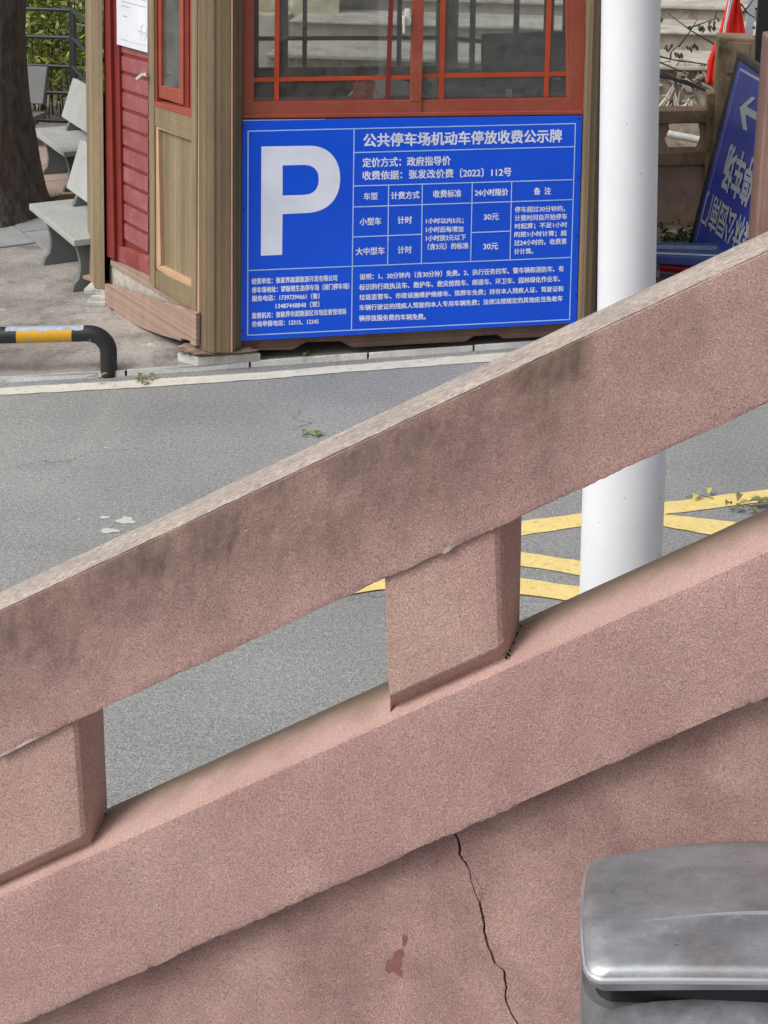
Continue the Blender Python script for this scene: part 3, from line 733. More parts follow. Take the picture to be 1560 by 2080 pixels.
MB().tube([flat(q0, .27), flat(q0, .66)], .03, 8).build('post', BLACKM, chair)
for k in range(5):
    a = k * 2 * math.pi / 5; MB().tube([flat(q0, .30), flat(q0, .26) + V((math.cos(a) * .28, math.sin(a) * .28, 0))], .02, 6).build('leg', BLACKM, chair)
# crumpled red bag on the desk
bag = MB(); rows = []
c0 = flat(fp_(742, 205, .30), zd + .03); rr = random.Random(2)
for i in range(15):
    t = i / 14; z = .16 * t; w = .082 * (1 - t) ** .7 + .024 + .01 * math.sin(t * 9)
    rows.append([c0 + V((math.cos(a) * w * (1 + .28 * math.sin(a * 7 + t * 3)), math.sin(a) * w * .7 * (1 + .28 * math.sin(a * 5 + 2)), z + .006 * math.sin(a * 6))) for a in [2 * math.pi * k / 40 for k in range(40)]])
bag.grid(rows, closed=True, cap=True)
tag(bag.build('plastic_bag', BAGR, None, smooth=60), 'crumpled red plastic bag on the desk behind the left kiosk window', 'bag')
sp = thing('spray_bottle', 'pale spray bottle standing on the desk by the middle window stile', 'bottle', tuple(flat(fp_(882, 203, .16), zd + .03)))
c1 = flat(fp_(881, 203, .16), zd + .03)
MB().tube([c1, c1 + V((0, 0, .11)), c1 + V((0, 0, .14)), c1 + V((0, 0, .165))], [.033, .034, .016, .014], 18).build('body', CLEARP, sp, smooth=True)
MB().box(c1 + V((-.012, 0, .185)), .055, .022, .03).build('trigger_head', WHITE_PL, sp, bevel=.004)
kb_ = thing('desk_phone', 'grey desk telephone lying on the kiosk desk in front of the monitor', 'telephone', tuple(flat(fp_(945, 195, .2), zd + .03)))
polyslab('body', [(905, 186), (984, 182), (986, 200), (908, 204)], FP, .14, .22, BLACKM, kb_, .006)
polyslab('handset', [(909, 172), (986, 178), (984, 187), (908, 182)], FP, .13, .165, M('grey_plastic', srgb(84, 88, 100), rough=.5), kb_, .008)
# little things under the monitor
for k, (x0_, x1_, y0_, y1_) in enumerate(((1030, 1041, 183, 190), (1090, 1100, 184, 192))):
    tag(polyslab('desk_item', [(x0_, y0_), (x1_, y0_), (x1_, 206), (x0_, 206)], FP, .16, .19, WHITE_PL if k == 0 else BLACKM, None, .003),
        ('small pale box on the desk under the monitor' if k == 0 else 'small black box on the desk under the right window'), 'box')

# ---- foundations of the kiosk: loose blocks
fb = thing('stone_block', 'pale stone slab under the front corner post of the kiosk', 'stone block', tuple(flat(Pc, .03)))
b0 = [G(360, 734, .03), G(401.5, 744, .03), G(529.5, 734.5, .03)]; b0.append(b0[0] + b0[2] - b0[1])
MB().prism(b0, (0, 0, .052)).build('slab', CONC_BLK, fb, bevel=.004)
rw = thing('rotten_board', 'splintered rotten plywood wedged between stone slab and kiosk corner post', 'board', tuple(flat(Pc, .085)))
rr = random.Random(9)
for k, (dz, gx) in enumerate(((.083, 0), (.091, -.02), (.099, .01), (.107, -.01))):
    pts = []
    q = [G(364, 712, dz), G(406, 721, dz), G(518, 714, dz), G(505, 700, dz), G(378, 700, dz)]
    for i in range(5):
        a, b = q[i], q[(i + 1) % 5]
        for j in range(7):
            pts.append(a.lerp(b, j / 7) + V((rr.uniform(-.012, .012) + gx, rr.uniform(-.010, .010), rr.uniform(-.003, .003))))
    MB().prism(pts, (0, 0, .0065)).build('ply_layer', ROT, rw)
for k in range(14):
    x = rr.uniform(365, 520); q = G(x, 716 + (4 if x < 410 else 0), .085 + rr.uniform(0, .025))
    MB().tube([q + V((0, .02, 0)), q + V((rr.uniform(-.06, .06), -.02, rr.uniform(-.006, .01)))], [.004, .001], 4).build('splinter', ROT, rw)
stk = [((172, 212), 596, .02), ((183, 214), 612, .0), ((176, 215), 627, .0)]
zz = .03
names = ['bottom block of the stack under the left kiosk post, wider and darker', 'middle block of the stack under the left kiosk post', 'topmost flat block under the left kiosk post']
for k, (xa, xb, h) in enumerate(((174, 214, .028), (184, 216, .03), (170, 216, .036))):
    yb_ = 622 if k == 0 else (610 if k == 1 else 598)
    a = G(xa, yb_ - 0, zz); b = G(xb, yb_ + 1, zz)
    t = (b - a).normalized(); pb = V((-t.y, t.x, 0))
    o = MB().prism([a, b, b + pb * .3, a + pb * .3], (0, 0, h)).build('stone_block', CONC_BLK, None, bevel=.005)
    tag(o, names[k], 'stone block', 'stone blocks under the left kiosk post'); zz += h
wd = MB().prism([G(168, 566, zz), G(190, 573, zz), G(212, 572, zz), G(190, 560, zz)], (0, 0, .02)).build('wood_wedge', ROT, None)
tag(wd, 'thin wooden wedge between stacked blocks and the left kiosk post', 'wedge')

# ================================================================== TARIFF SIGN on the kiosk front
sq = [hit(493, 245, off(FP, -.022)), hit(1183, 235, off(FP, -.022)), hit(1171, 656, off(FP, -.022)), hit(489, 693, off(FP, -.022))]
sign = thing('tariff_sign', 'large blue parking tariff board with white P and price table on the kiosk front', 'sign', tuple(sq[3]))
SP = off(FP, -.022)
MB().hexa(sq, [q - nF * .010 for q in sq]).build('board', SIGN_B, sign, bevel=.002)
MB().hexa([hit(493, 243.6, off(SP, .0005)), hit(660, 242, off(SP, .0005)), hit(660, 244, off(SP, .0005)), hit(493, 246, off(SP, .0005))],
          [hit(493, 243.6, off(SP, .008)), hit(660, 242, off(SP, .008)), hit(660, 244, off(SP, .008)), hit(493, 246, off(SP, .008))]).build('board_edge', SIGN_E, sign)
P1 = off(SP, -.0012)
def line(a, b, w, name='line', mat=SIGN_L, pl=P1, par=None):
    A_, B_ = hit(a[0], a[1], pl), hit(b[0], b[1], pl); t = (B_ - A_).normalized(); s_ = t.cross(pl[1]).normalized() * w / 2; t = t * w / 2
    f = [A_ - t - s_, B_ + t - s_, B_ + t + s_, A_ - t + s_]
    return MB().hexa(f, [q - pl[1] * .001 for q in f]).build(name, mat, par or sign)
LW = .0062
rules = [((504, 266.5), (1169, 251)), ((1169, 251), (1157, 648)), ((503, 681), (1157, 649)), ((504, 266), (503, 681)), ((719.5, 262), (714, 669)),
         ((504, 549.5), (716, 541)), ((716, 541), (1158.5, 523)), ((720, 310), (1165, 298)), ((717.5, 378), (1163, 365)), ((718, 420.5), (1161.5, 405.5)),
         ((718, 481.5), (855, 476)), ((958, 472.5), (1036, 469.5)), ((789.5, 376), (787.5, 538)), ((858, 374), (856, 536)), ((959.5, 371), (956, 531.5)), ((1039.5, 369), (1036, 528))]
for k, (a, b) in enumerate(rules):
    o = line(a, b, LW, pl=(P1[0] + P1[1] * .00012 * k, P1[1]))
# the big P
def bez(p0, p1, p2, p3, n=14):
    return [tuple((1 - t) ** 3 * p0[i] + 3 * (1 - t) ** 2 * t * p1[i] + 3 * (1 - t) * t * t * p2[i] + t ** 3 * p3[i] for i in (0, 1)) for t in [k / n for k in range(n + 1)]]
out = [(531, 297.5), (630, 296)] + bez((630, 296), (668, 296), (691, 324), (691, 362)) + bez((691, 362), (691, 402), (668, 430), (625, 432.5)) + [(574, 435), (573, 517.5), (530, 519.5)]
inn = [(574, 336), (618, 335)] + bez((618, 335), (638, 335), (647.5, 347), (647.5, 364)) + bez((647.5, 364), (647.5, 383), (638, 395), (616, 396)) + [(574, 397)]
bm = bmesh.new()
def loop(bm, pts):
    cl = []
    for q in pts:
        if not cl or (abs(q[0] - cl[-1][0]) + abs(q[1] - cl[-1][1])) > .01: cl.append(q)
    vs = [bm.verts.new(hit(x, y, P1)) for x, y in cl]
    return [bm.edges.new((vs[i], vs[(i + 1) % len(vs)])) for i in range(len(vs))]
es = loop(bm, out) + loop(bm, inn)
bmesh.ops.triangle_fill(bm, use_beauty=True, edges=es)
me = bpy.data.meshes.new('letter_p'); bm.to_mesh(me); bm.free(); me.materials.append(SIGN_W)
o = bpy.data.objects.new('letter_p', me); COL.objects.link(o); o.parent = sign; o.location = -V(sign['_b'])

def text_mesh(txt, offs):
    cu = bpy.data.curves.new('lettering', 'FONT'); cu.body = txt; cu.size = 1; cu.offset = offs; cu.resolution_u = 3; cu.fill_mode = 'FRONT'
    ob = bpy.data.objects.new('lettering', cu); COL.objects.link(ob)
    dg = bpy.context.evaluated_depsgraph_get(); dg.update()
    me = bpy.data.meshes.new_from_object(ob.evaluated_get(dg)); bpy.data.objects.remove(ob); bpy.data.curves.remove(cu)
    return me
def lettering(txt, x0, y0, x1, y1, h, pl=P1, par=None, mat=SIGN_W, offs=.022, flip=False, vdir=None):
    """fit the bounding box of txt between two sight points (middle of its left and right ends), h pixels high"""
    me = text_mesh(txt, 0)
    xs = [v.co.x for v in me.vertices]; ys = [v.co.y for v in me.vertices]
    mx0, mx1, my0, my1 = min(xs), max(xs), min(ys), max(ys)
    a, b = hit(x0, y0, pl), hit(x1, y1, pl)
    c, d = hit(x0, y0 - h / 2, pl), hit(x0, y0 + h / 2, pl)
    if vdir: c, d = hit(x0 - vdir[0] / 2, y0 - vdir[1] / 2, pl), hit(x0 + vdir[0] / 2, y0 + vdir[1] / 2, pl)
    e = (b - a); up = (c - d)
    for v in me.vertices:
        u = (v.co.x - mx0) / (mx1 - mx0); w = (v.co.y - my0) / (my1 - my0) - .5
        if flip: u = 1 - u; w = -w
        v.co = a + e * u + up * w
    # heavier strokes: the outline is laid down again a fraction of a stroke to each side, every layer a hair lower
    base = [v.co.copy() for v in me.vertices]; fcs = [tuple(f.vertices) for f in me.polygons]; uph = up.normalized(); eh = e.normalized()
    wgt = up.length * offs * 1.0; vs_, fs_ = [], []
    for k, (sx_, sy_) in enumerate(((0, 0), (1, .8), (-1, .8), (1, -.8), (-1, -.8))):
        n0 = len(vs_); sh = eh * sx_ * wgt + uph * sy_ * wgt - pl[1] * .00012 * k
        vs_ += [q + sh for q in base]; fs_ += [tuple(i + n0 for i in f) for f in fcs]
    bpy.data.meshes.remove(me); me = bpy.data.meshes.new('lettering'); me.from_pydata(vs_, [], fs_)
    me.materials.clear(); me.materials.append(mat)
    o = bpy.data.objects.new('lettering', me); COL.objects.link(o)
    o['kind'] = 'stuff'; pr = par or sign; o.parent = pr; o.location = -V(pr['_b']); return o
TX = [("公共停车场机动车停放收费公示牌", 738.5, 285, 1141, 275.5, 27, .03),
 ("定价方式：政府指导价", 736.7, 330.5, 915, 326, 19, .026), ("收费依据：张发改价费〔2022〕112号", 736.5, 356.7, 1038.7, 349, 18.5, .026),
 ("车型", 739, 399, 767, 398, 14.5, .026), ("计费方式", 794.5, 397.5, 852, 395.5, 15, .026), ("收费标准", 880, 394, 937, 392.5, 15, .026),
 ("24小时限价", 965, 391.5, 1032, 390, 14.5, .026), ("备  注", 1084.7, 388.5, 1119, 387.5, 14.5, .026),
 ("小型车", 731, 450.5, 774, 449, 15, .026), ("计时", 808, 447.5, 836.7, 446.5, 15, .026), ("大中型车", 723, 511, 781, 509, 15, .026), ("计时", 808, 507.9, 836, 507, 15, .026),
 ("1小时以内5元；", 865.5, 449.3, 941.7, 448, 12, .028), ("1小时后每增加", 865.5, 466.5, 941, 465, 12, .028),
 ("1小时按3元以下", 865.5, 484, 946, 481.7, 12, .028), ("（含3元）的标准", 869, 501, 951.5, 499, 13, .028),
 ("30元", 983, 441, 1013, 440, 13, .026), ("30元", 982, 501, 1011.7, 500, 13, .026),
 ("停车超过30分钟的，", 1046, 426, 1147.5, 423.5, 12, .026), ("计费时间自开始停车", 1046, 443.3, 1152, 439.5, 12, .026),
 ("时起算；不足1小时", 1046, 460, 1152, 456.5, 12, .026), ("的按1小时计算；超", 1045, 476.7, 1151, 473.7, 12, .026),
 ("过24小时的，收费累", 1044.7, 493.7, 1150.7, 490, 12, .026), ("计计算。", 1044.7, 511, 1083, 509.8, 11.5, .026),
 ("经营单位：张家界森源旅游开发有限公司", 511.5, 571.5, 684.6, 564.3, 12, .03), ("停车场地址：锣鼓塔生态停车场（南门停车场）", 512, 589.5, 709, 581, 12.5, .03),
 ("服务电话：17397294661（鲁）", 512, 606.5, 649, 601, 12, .03), ("13487448848（覃）", 560, 621.5, 648.5, 618, 12, .03),
 ("监督机关：张家界市武陵源区市场监督管理局", 512, 641.5, 703, 632.3, 12, .03), ("价格举报电话：12315、12345", 512, 658.5, 647, 652.6, 11.5, .03),
 ("说明：1、30分钟内（含30分钟）免费。2、执行任务的军、警车辆和消防车、有", 730.8, 562.6, 1145, 545.6, 12.5, .028),
 ("标识的行政执法车、救护车、救灾抢险车、邮递车、环卫车、园林绿化作业车、", 730, 583.5, 1137.6, 566, 12.5, .028),
 ("垃圾监管车、市政设施维护维修车、殡葬车免费；持有本人残疾人证、驾驶证和", 730, 604.6, 1143.7, 586.6, 12.5, .028),
 ("车辆行驶证的残疾人驾驶的本人专用车辆免费；法律法规规定的其他应当免收车", 730, 625.7, 1142.5, 606.5, 12.5, .028),
 ("辆停放服务费的车辆免费。", 729.7, 646.6, 864.6, 643, 12, .028)]
for t in TX: lettering(t[0], *t[1:6], offs=t[6])
SCR = M('screw_dark', srgb(20, 30, 80), rough=.5)
for x, y in ((494, 256), (494, 424), (492, 672), (1176, 241), (1174, 360), (1172, 480), (1170, 600), (660, 684), (905, 672)):
    c = hit(x, y, P1); MB().tube([c, c + nF * .002], .005, 8).build('screw', SCR, sign)

# ================================================================== PIPE WHEEL STOP
pb = G(221, 752.5, .03); el = at(221, 676, pb.y)
dirb = (G(0, 679.5, el.z) - G(221, 674.5, el.z)).normalized()
pr_ = .0455
pipe = thing('pipe_barrier', 'low bent steel pipe barrier painted black and yellow beside the kiosk', 'barrier', tuple(pb))
rb_ = .115
def seg_pipe(path, mat, name='pipe_section'): return MB().tube(path, pr_, 28).build(name, mat, pipe, smooth=True)
elb = [V((pb.x, pb.y, el.z - rb_)) + V((0, 0, 0))]
for i in range(1, 13):
    a = math.pi / 2 * i / 12
    elb.append(V((pb.x, pb.y, el.z - rb_)) + V((0, 0, 1)) * rb_ * math.sin(a) + dirb * rb_ * (1 - math.cos(a)))
start = elb[-1]
def xat(px):                                           # distance along the bar where it crosses the image column px
    best = min(range(0, 3000), key=lambda k: abs((lambda q: X0 + FPX * ((q - CAM).dot(R)) / ((q - CAM).dot(Fw)))(start + dirb * k * .001) - px)); return best * .001
s148, s36 = xat(148), xat(36)
seg_pipe([V((pb.x, pb.y, .0)), V((pb.x, pb.y, el.z - rb_))] + elb[1:] + [start + dirb * s148], BLACKP)
seg_pipe([start + dirb * (s148 + .0005), start + dirb * s36], YELLOWP)
ss = s36
cols = [BLACKP, YELLOWP, BLACKP, YELLOWP]
for k, c in enumerate(cols):
    seg_pipe([start + dirb * (ss + .0005), start + dirb * (ss + .31)], c); ss += .31
endq = start + dirb * ss
seg_pipe([endq + dirb * .0005, endq + dirb * .08 - V((0, 0, .02)), endq + dirb * .11 - V((0, 0, .1)), flat(endq + dirb * .11, 0)], BLACKP)
# worn patch on the top of the bar
SILW = paint_worn('worn_pipe_top', srgb(150, 158, 176), srgb(216, 160, 20), (.55, .62), 40)
rows = []
for i in range(60):
    u = i / 59; c = start + dirb * (s148 - .06 + (s36 - s148 + .12) * u); row = []
    side = V((dirb.y, -dirb.x, 0)); side = side if side.y < 0 else -side
    lim = .78 + .22 * noise.noise(V((u * 7, 0, 0))) + .1 * noise.noise(V((u * 23, 3, 0)))
    for j in range(9):
        a = -.5 + (lim + .5) * j / 8
        row.append(c + (V((0, 0, 1)) * math.cos(a) + side * math.sin(a)) * (pr_ + .0007))
    rows.append(row)
MB().grid(rows).build('worn_patch', M('worn_silver', srgb(150, 160, 182), srgb(176, 184, 200), scale=30, rough=.45, grain=.15), pipe, smooth=True)

# ================================================================== STONE BENCHES
def make_bench():
    t = thing('stone_bench', '', 'bench', (0, 0, .03), 'granite benches in the small park', local=True)
    MB().box((.55, .19, .355), 1.10, .38, .045).build('seat', GRAN, t, bevel=.006)
    for x in (.10, .80):
        pts = []
        for k in range(13):
            u = k / 12; w = .155 - .035 * math.sin(math.pi * u) ** 1.2 + (.02 if u > .8 else 0); pts.append((w, .333 * (1 - u)))
        poly = [V((x, .19 - w, z)) for w, z in pts] + [V((x, .19 + w, z)) for w, z in reversed(pts)]
        MB().prism(poly, (.05, 0, 0)).build('leg', GRAND, t, bevel=.004)
    tl = Matrix.Rotation(math.radians(-17), 3, 'X')
    MB().box((.55, .33, .63), 1.10, .045, .36, 0, tl).build('backrest', GRAN, t, bevel=.006)
    for x in (.22, .86):
        MB().hexa([V((x, .24, .378)), V((x + .05, .24, .378)), V((x + .05, .29, .50)), V((x, .29, .50))],
                  [V((x, .37, .378)), V((x + .05, .37, .378)), V((x + .05, .33, .50)), V((x, .33, .50))]).build('bracket', GRAND, t)
    return t
bn = make_bench()
n1 = G(150, 487, .41); f1 = G(58, 412, .41)
bn.location = flat(n1, .03); bn.rotation_euler.z = math.atan2(f1.y - n1.y, f1.x - n1.x)
bn['label'] = 'grey granite bench nearest the kiosk post, on the concrete forecourt'
# the bench is built with its back on local +y: mirror so the back lies on the far right side
bn.scale = (1, -1, 1)
b2 = copy_tree(bn); n2 = G(130, 308, .41); f2 = G(66, 262, .41)
b2.location = flat(n2, .03); b2.rotation_euler.z = math.atan2(f2.y - n2.y, f2.x - n2.x)
b2['label'] = 'pale granite bench with backrest in front of the green railing'
b3 = copy_tree(bn); b3.location = at(64, 300, 13.6); b3.location.z = .03 - .06; b3.rotation_euler.z = math.radians(176)
for c_ in b3.children:
    c_.material_slots[0].link = 'OBJECT'; c_.material_slots[0].material = GRAND  # darker granite all over: shade on the turned-away back painted as colour
b3['label'] = 'granite bench turned away, half hidden behind the tree trunk'

# ================================================================== TREE, RAILING, SHRUB
tree = thing('tree', 'thick dark tree trunk cut by the left edge of the photograph, behind the benches', 'tree', tuple(G(-35, 436, .03)))
tb = G(-35, 436, .03)
rows = []
for i in range(60):
    z = -.03 + 3.6 * (i / 59); rad = .325 + .13 * math.exp(-z * 2.6) + .05 * math.exp(-z * .7) - .02 * z
    row = []
    for k in range(72):
        a = 2 * math.pi * k / 72
        dsp = 1 + .05 * noise.noise(V((math.cos(a) * 2.2, math.sin(a) * 2.2, z * 1.1))) + .035 * noise.noise(V((math.cos(a) * 9, math.sin(a) * 9, z * 2.4))) + .05 * math.exp(-z * 3) * math.sin(a * 5)
        row.append(tb + V((math.cos(a) * rad * dsp + .02 * z, math.sin(a) * rad * dsp, z)))
    rows.append(row)
MB().grid(rows, closed=True, cap=True).build('trunk', BARK, tree, smooth=60)
rr = random.Random(4); tips = []
for k in range(7):
    a = k * .9 + rr.random(); s0 = tb + V((0, 0, 3.3)); m1 = s0 + V((math.cos(a) * .7, math.sin(a) * .7, .9)); e1 = m1 + V((math.cos(a) * .9, math.sin(a) * .9, 1.1))
    MB().tube([s0, m1, e1], [.16, .10, .03], 10).build('limb', BARK, tree, smooth=True); tips += [m1, e1, (m1 + e1) / 2]
def leafcloud(centres, n, rad, size, seed):
    r_ = random.Random(seed); m = MB()
    for i in range(n):
        c = r_.choice(centres) + V((r_.gauss(0, rad), r_.gauss(0, rad), r_.gauss(0, rad * .8)))
        a = V((r_.gauss(0, 1), r_.gauss(0, 1), r_.gauss(0, .6))).normalized(); b = a.cross(V((r_.gauss(0, 1), r_.gauss(0, 1), r_.gauss(0, 1)))).normalized()
        s_ = size * r_.uniform(.6, 1.2)
        m.add([c - a * s_, c + b * s_ * .34 + a * s_ * .1, c + a * s_, c - b * s_ * .34 + a * s_ * .1], [(0, 1, 2, 3)])
    return m
leafcloud(tips, 3500, .45, .07, 1).build('crown', LEAF_A, tree)
rail = thing('metal_railing', 'dark green tubular metal railing in front of the shrub', 'railing', tuple(flat(at(148, 250, 14.4), .03)))
zr = [3.05 - (y + 350) * 14.4 / 3000 for y in (20, 77, 137, 192, 251)]
pA = at(148, 100, 14.4); pL = V((pA.x - 3.2, pA.y + .15, 0)); pR = V((pA.x + .75, pA.y - 1.5, 0))
for z in zr:
    MB().tube([flat(pL, z), flat(pA, z)], .019, 10).build('rail', GREENR, rail, smooth=True)
    MB().tube([flat(pA, z), flat(pR, z)], .019, 10).build('rail', GREENR, rail, smooth=True)
for q in (pL, pA, pR, pA.lerp(pL, .5)):
    MB().box((q.x, q.y, (zr[0] + .03) / 2), .055, .055, zr[0] - .0).build('post', GREENR, rail, bevel=.004)
shrub = thing('shrub', 'yellow green bamboo-like shrub behind the metal railing', 'shrub', tuple(flat(at(110, 200, 15.2), .03)))
rr = random.Random(8); cs = []
for k in range(40):
    q = flat(at(rr.uniform(20, 190), 100, 15.2 + rr.uniform(-.35, .5)), .03); h = rr.uniform(.7, 2.3)
    mid = q + V((rr.uniform(-.12, .12), 0, h * .6)); e = q + V((rr.uniform(-.3, .3), rr.uniform(-.2, .2), h))
    MB().tube([q, mid, e], [.008, .006, .002], 5).build('stem', TWIG, shrub); cs += [mid, e, (mid + e) / 2, (q + mid) / 2]
leafcloud(cs, 3600, .12, .05, 3).build('foliage', LEAF_A, shrub)
leafcloud(cs, 2200, .14, .045, 4).build('foliage', LEAF_B, shrub)
OCH = concrete('rock_face', srgb(186, 178, 158), srgb(164, 150, 124), srgb(126, 112, 92), 3, .2)
rows = []
for i in range(26):
    rows.append([V((-9 + .2 * j, 16.3 + .22 * noise.noise(V((j * .3, i * .3, 0))), -.05 + .13 * i)) for j in range(32)])
struct(MB().grid(rows).build('rock_face', OCH, None))
# grass tuft and soil at the tree pit
soil = G(120, 418, .046)
rr = random.Random(6); pts = [soil + V((math.cos(a) * .22 * rr.uniform(.8, 1.1), math.sin(a) * .35 * rr.uniform(.8, 1.1), 0)) for a in [k * .5 for k in range(12)]]
struct(MB().prism(pts, (0, 0, .012)).build('soil', M('soil', srgb(76, 58, 44), srgb(96, 74, 56), scale=30, grain=.4, gscale=80, rough=1)))
gm = MB(); g0 = G(108, 414, .05)
for k in range(160):
    q = g0 + V((rr.gauss(0, .07), rr.gauss(0, .06), 0)); d = V((rr.gauss(0, .03), rr.gauss(0, .03), rr.uniform(.03, .09)))
    gm.add([q, q + V((.006, 0, 0)), q + d], [(0, 1, 2)])
tag(gm.build('grass_tuft', LEAF_A, None), 'small green grass tuft at the foot of the tree behind the near bench', 'grass')

# ================================================================== POLE
pole_y = 5.35
pt, pm = at(1282, 0, pole_y), at(1272.5, 600, pole_y)
ax = (pt - pm).normalized()
def on_axis(z): return pm + ax * ((z - pm.z) / ax.z)
pole = thing('lamp_pole', 'thick white painted steel pole with a wider lower sleeve beside the hatched road marking', 'pole', tuple(on_axis(0)))
r1 = .1085
lowc = at(1263.5, 1090, pole_y)
MB().tube([on_axis(1.15), on_axis(6.5)], r1, 64).build('shaft', POLE, pole, smooth=True)
MB().tube([flat(lowc, 0) , flat(lowc, 1.02), on_axis(1.16)], [.156, .156, r1 + .002], 64).build('sleeve', POLE, pole, smooth=50)
MB().tube([flat(lowc, 0), flat(lowc, .03)], .24, 40).build('base_plate', POLE, pole, smooth=50)
for k in range(6):
    a = k * math.pi / 3; c = flat(lowc, .03) + V((math.cos(a) * .2, math.sin(a) * .2, 0)); MB().tube([c, c + V((0, 0, .03))], .018, 6).build('bolt', STEELD, pole)
for k, (x, y, l, w, rot) in enumerate(((1340, 994, .016, .003, 0), (1330, 998, .006, .002, 0), (1337, 1110, .004, .02, 0), (1216, 1030, .004, .003, 0), (1272, 240, .003, .004, 0), (1268, 975, .005, .003, 0), (1300, 340, .006, .003, 0))):
    c = at(x, y, pole_y); ctr = flat(lowc if y > 800 else on_axis(c.z), c.z); rad = .156 if y > 800 else r1
    dx = (c.x - ctr.x); dy = -math.sqrt(max(rad ** 2 - dx ** 2, 0)); q = V((ctr.x + dx, ctr.y + dy - .0006, c.z)); nn_ = V((dx, dy, 0)).normalized(); tt = V((-nn_.y, nn_.x, 0))
    MB().quad(q - tt * l / 2 - UP * w / 2, q + tt * l / 2 - UP * w / 2 * .3, q + tt * l / 2 + UP * w / 2, q - tt * l / 2 + UP * w / 2 * .5).build('scuff', STEELD, pole)

# ================================================================== FOREGROUND SANDSTONE BALUSTRADE
wc = at(780, 1400, 3.28); dW = V((math.cos(math.radians(5.7)), -math.sin(math.radians(5.7)), 0)); nW = V((dW.y, -dW.x, 0)); nW = nW if nW.y < 0 else -nW
WP = (wc, nW)
def ln(x, pts):                                        # image line through two points
    (xa, ya_), (xb, yb_) = pts; return ya_ + (yb_ - ya_) * (x - xa) / (xb - xa)
T_TOP = ((0, 1241.5), (1560, 511)); T_BOT = ((0, 1536), (1560, 820)); B_TOP = ((0, 1821), (1560, 1120)); B_BOT = ((0, 2100), (1560, 1415))
bal = thing('stone_balustrade', 'red sandstone stair balustrade with sloping rails and blocks across the foreground', 'balustrade', tuple(flat(wc, 0)))
XL, XR = -520, 2120
def railgrid(LT, LB, prof, name, mat, seed, rough_edge=.004, nseg=520):
    """prof: (depth back, fraction from top line to bottom line, vertical lift, uv height)"""
    rows, uvs = [], []
    a0 = hit(0, ln(0, LT), WP)
    for i in range(nseg + 1):
        x = XL + (XR - XL) * i / nseg
        pt_, pb_ = hit(x, ln(x, LT), WP), hit(x, ln(x, LB), WP)
        s_ = (pt_ - a0).length * (1 if x > 0 else -1)
        H_ = (pt_ - pb_).length
        row = []
        for k, (b, f, dz, vv, kind) in enumerate(prof):
            q = pt_.lerp(pb_, f) - nW * b + UP * dz
            n1_ = noise.noise(V((s_ * 9, k * .31 + seed, 0))); n2_ = noise.noise(V((s_ * 46, k * .9 + seed, 5)))
            n3_ = noise.noise(V((s_ * 2.2, k * .2 + seed, 9)))
            if kind == 'edge': q = q + UP * (abs(n2_) * rough_edge * 1.2 + n1_ * rough_edge * .9 + n3_ * rough_edge) + nW * (-abs(n2_) * rough_edge * .6)
            elif kind == 'soft': q = q + UP * (n1_ * .0012) + nW * n1_ * .0012
            else: q = q + nW * n1_ * .0015
            row.append(q); uvs.append((s_, vv if vv is not None else H_ * (1 - f)))
        rows.append(row)
    m = MB().grid(rows, closed=True, cap=True); m.uv = uvs
    return m.build(name, mat, bal, smooth=28)
W1 = .158
front = [(0, f, 0, None, 'face') for f in (.05, .2, .35, .5, .65, .8, .93, .98)]
tr = railgrid(T_TOP, T_BOT, [(W1, 0, 0, .5, 'soft'), (W1 - .006, 0, .003, .5, 'soft'), (.08, 0, .0045, .5, 'soft'), (.007, 0, .001, .40, 'soft'), (.0015, .008, 0, .40, 'soft')] + front +
              [(.001, 1, 0, 0, 'edge'), (.012, 1.0, -.001, 0, 'edge'), (.08, 1.0, .0, 0, 'face'), (W1, 1, 0, 0, 'face')], 'top_rail', STONE, 1)
# weathered upper surface of the top rail, a thin crust a few mm proud
rows, uvs = [], []
for i in range(521):
    x = XL + (XR - XL) * i / 520; q = hit(x, ln(x, T_TOP), WP)
    s_ = (q - hit(0, ln(0, T_TOP), WP)).length * (1 if x > 0 else -1)
    rows.append([q - nW * b + UP * (dz + .0022 + .001 * noise.noise(V((s_ * 20, b * 40, 1)))) for b, dz in ((.004, -.0005), (.03, .0035), (.06, .0045), (.1, .0048), (.13, .0045), (W1 - .004, .003))])
mt_ = STONE_TOP
mb_ = MB().grid(rows); ob_uv = []
for i in range(521):
    x = XL + (XR - XL) * i / 520; q = hit(x, ln(x, T_TOP), WP); s_ = (q - hit(0, ln(0, T_TOP), WP)).length * (1 if x > 0 else -1)
    ob_uv += [(s_, b) for b in (.004, .03, .06, .1, .13, W1 - .004)]
mb_.uv = ob_uv; mb_.build('weathered_surface', STONE_TOP, bal, smooth=True)
W2 = .215
topp = [(W2, .25, 0, 1.3, 'soft'), (W2, 0, -.012, 1.24, 'soft'), (W2 - .006, 0, .004, 1.2, 'soft'), (W2 - .03, 0, .014, 1.16, 'soft'), (.15, 0, .019, 1.12, 'soft'), (.11, 0, .017, 1.08, 'soft'), (.07, 0, .012, 1.05, 'soft'), (.035, 0, .006, 1.03, 'soft'), (.008, 0, .0012, 1.01, 'soft'), (.001, .004, 0, .99, 'soft')]
br = railgrid(B_TOP, B_BOT, topp + [(0, f, 0, .9 - .8 * f, 'face') for f in (.03, .2, .35, .5, .65, .8, .93, .98)] + [(.001, 1, 0, 0, 'edge'), (.014, 1, .0, 0, 'edge'), (.09, 1, 0, 0, 'face'), (W2, 1, 0, 0, 'face')], 'bottom_rail', STONE_LOW, 4, .006)
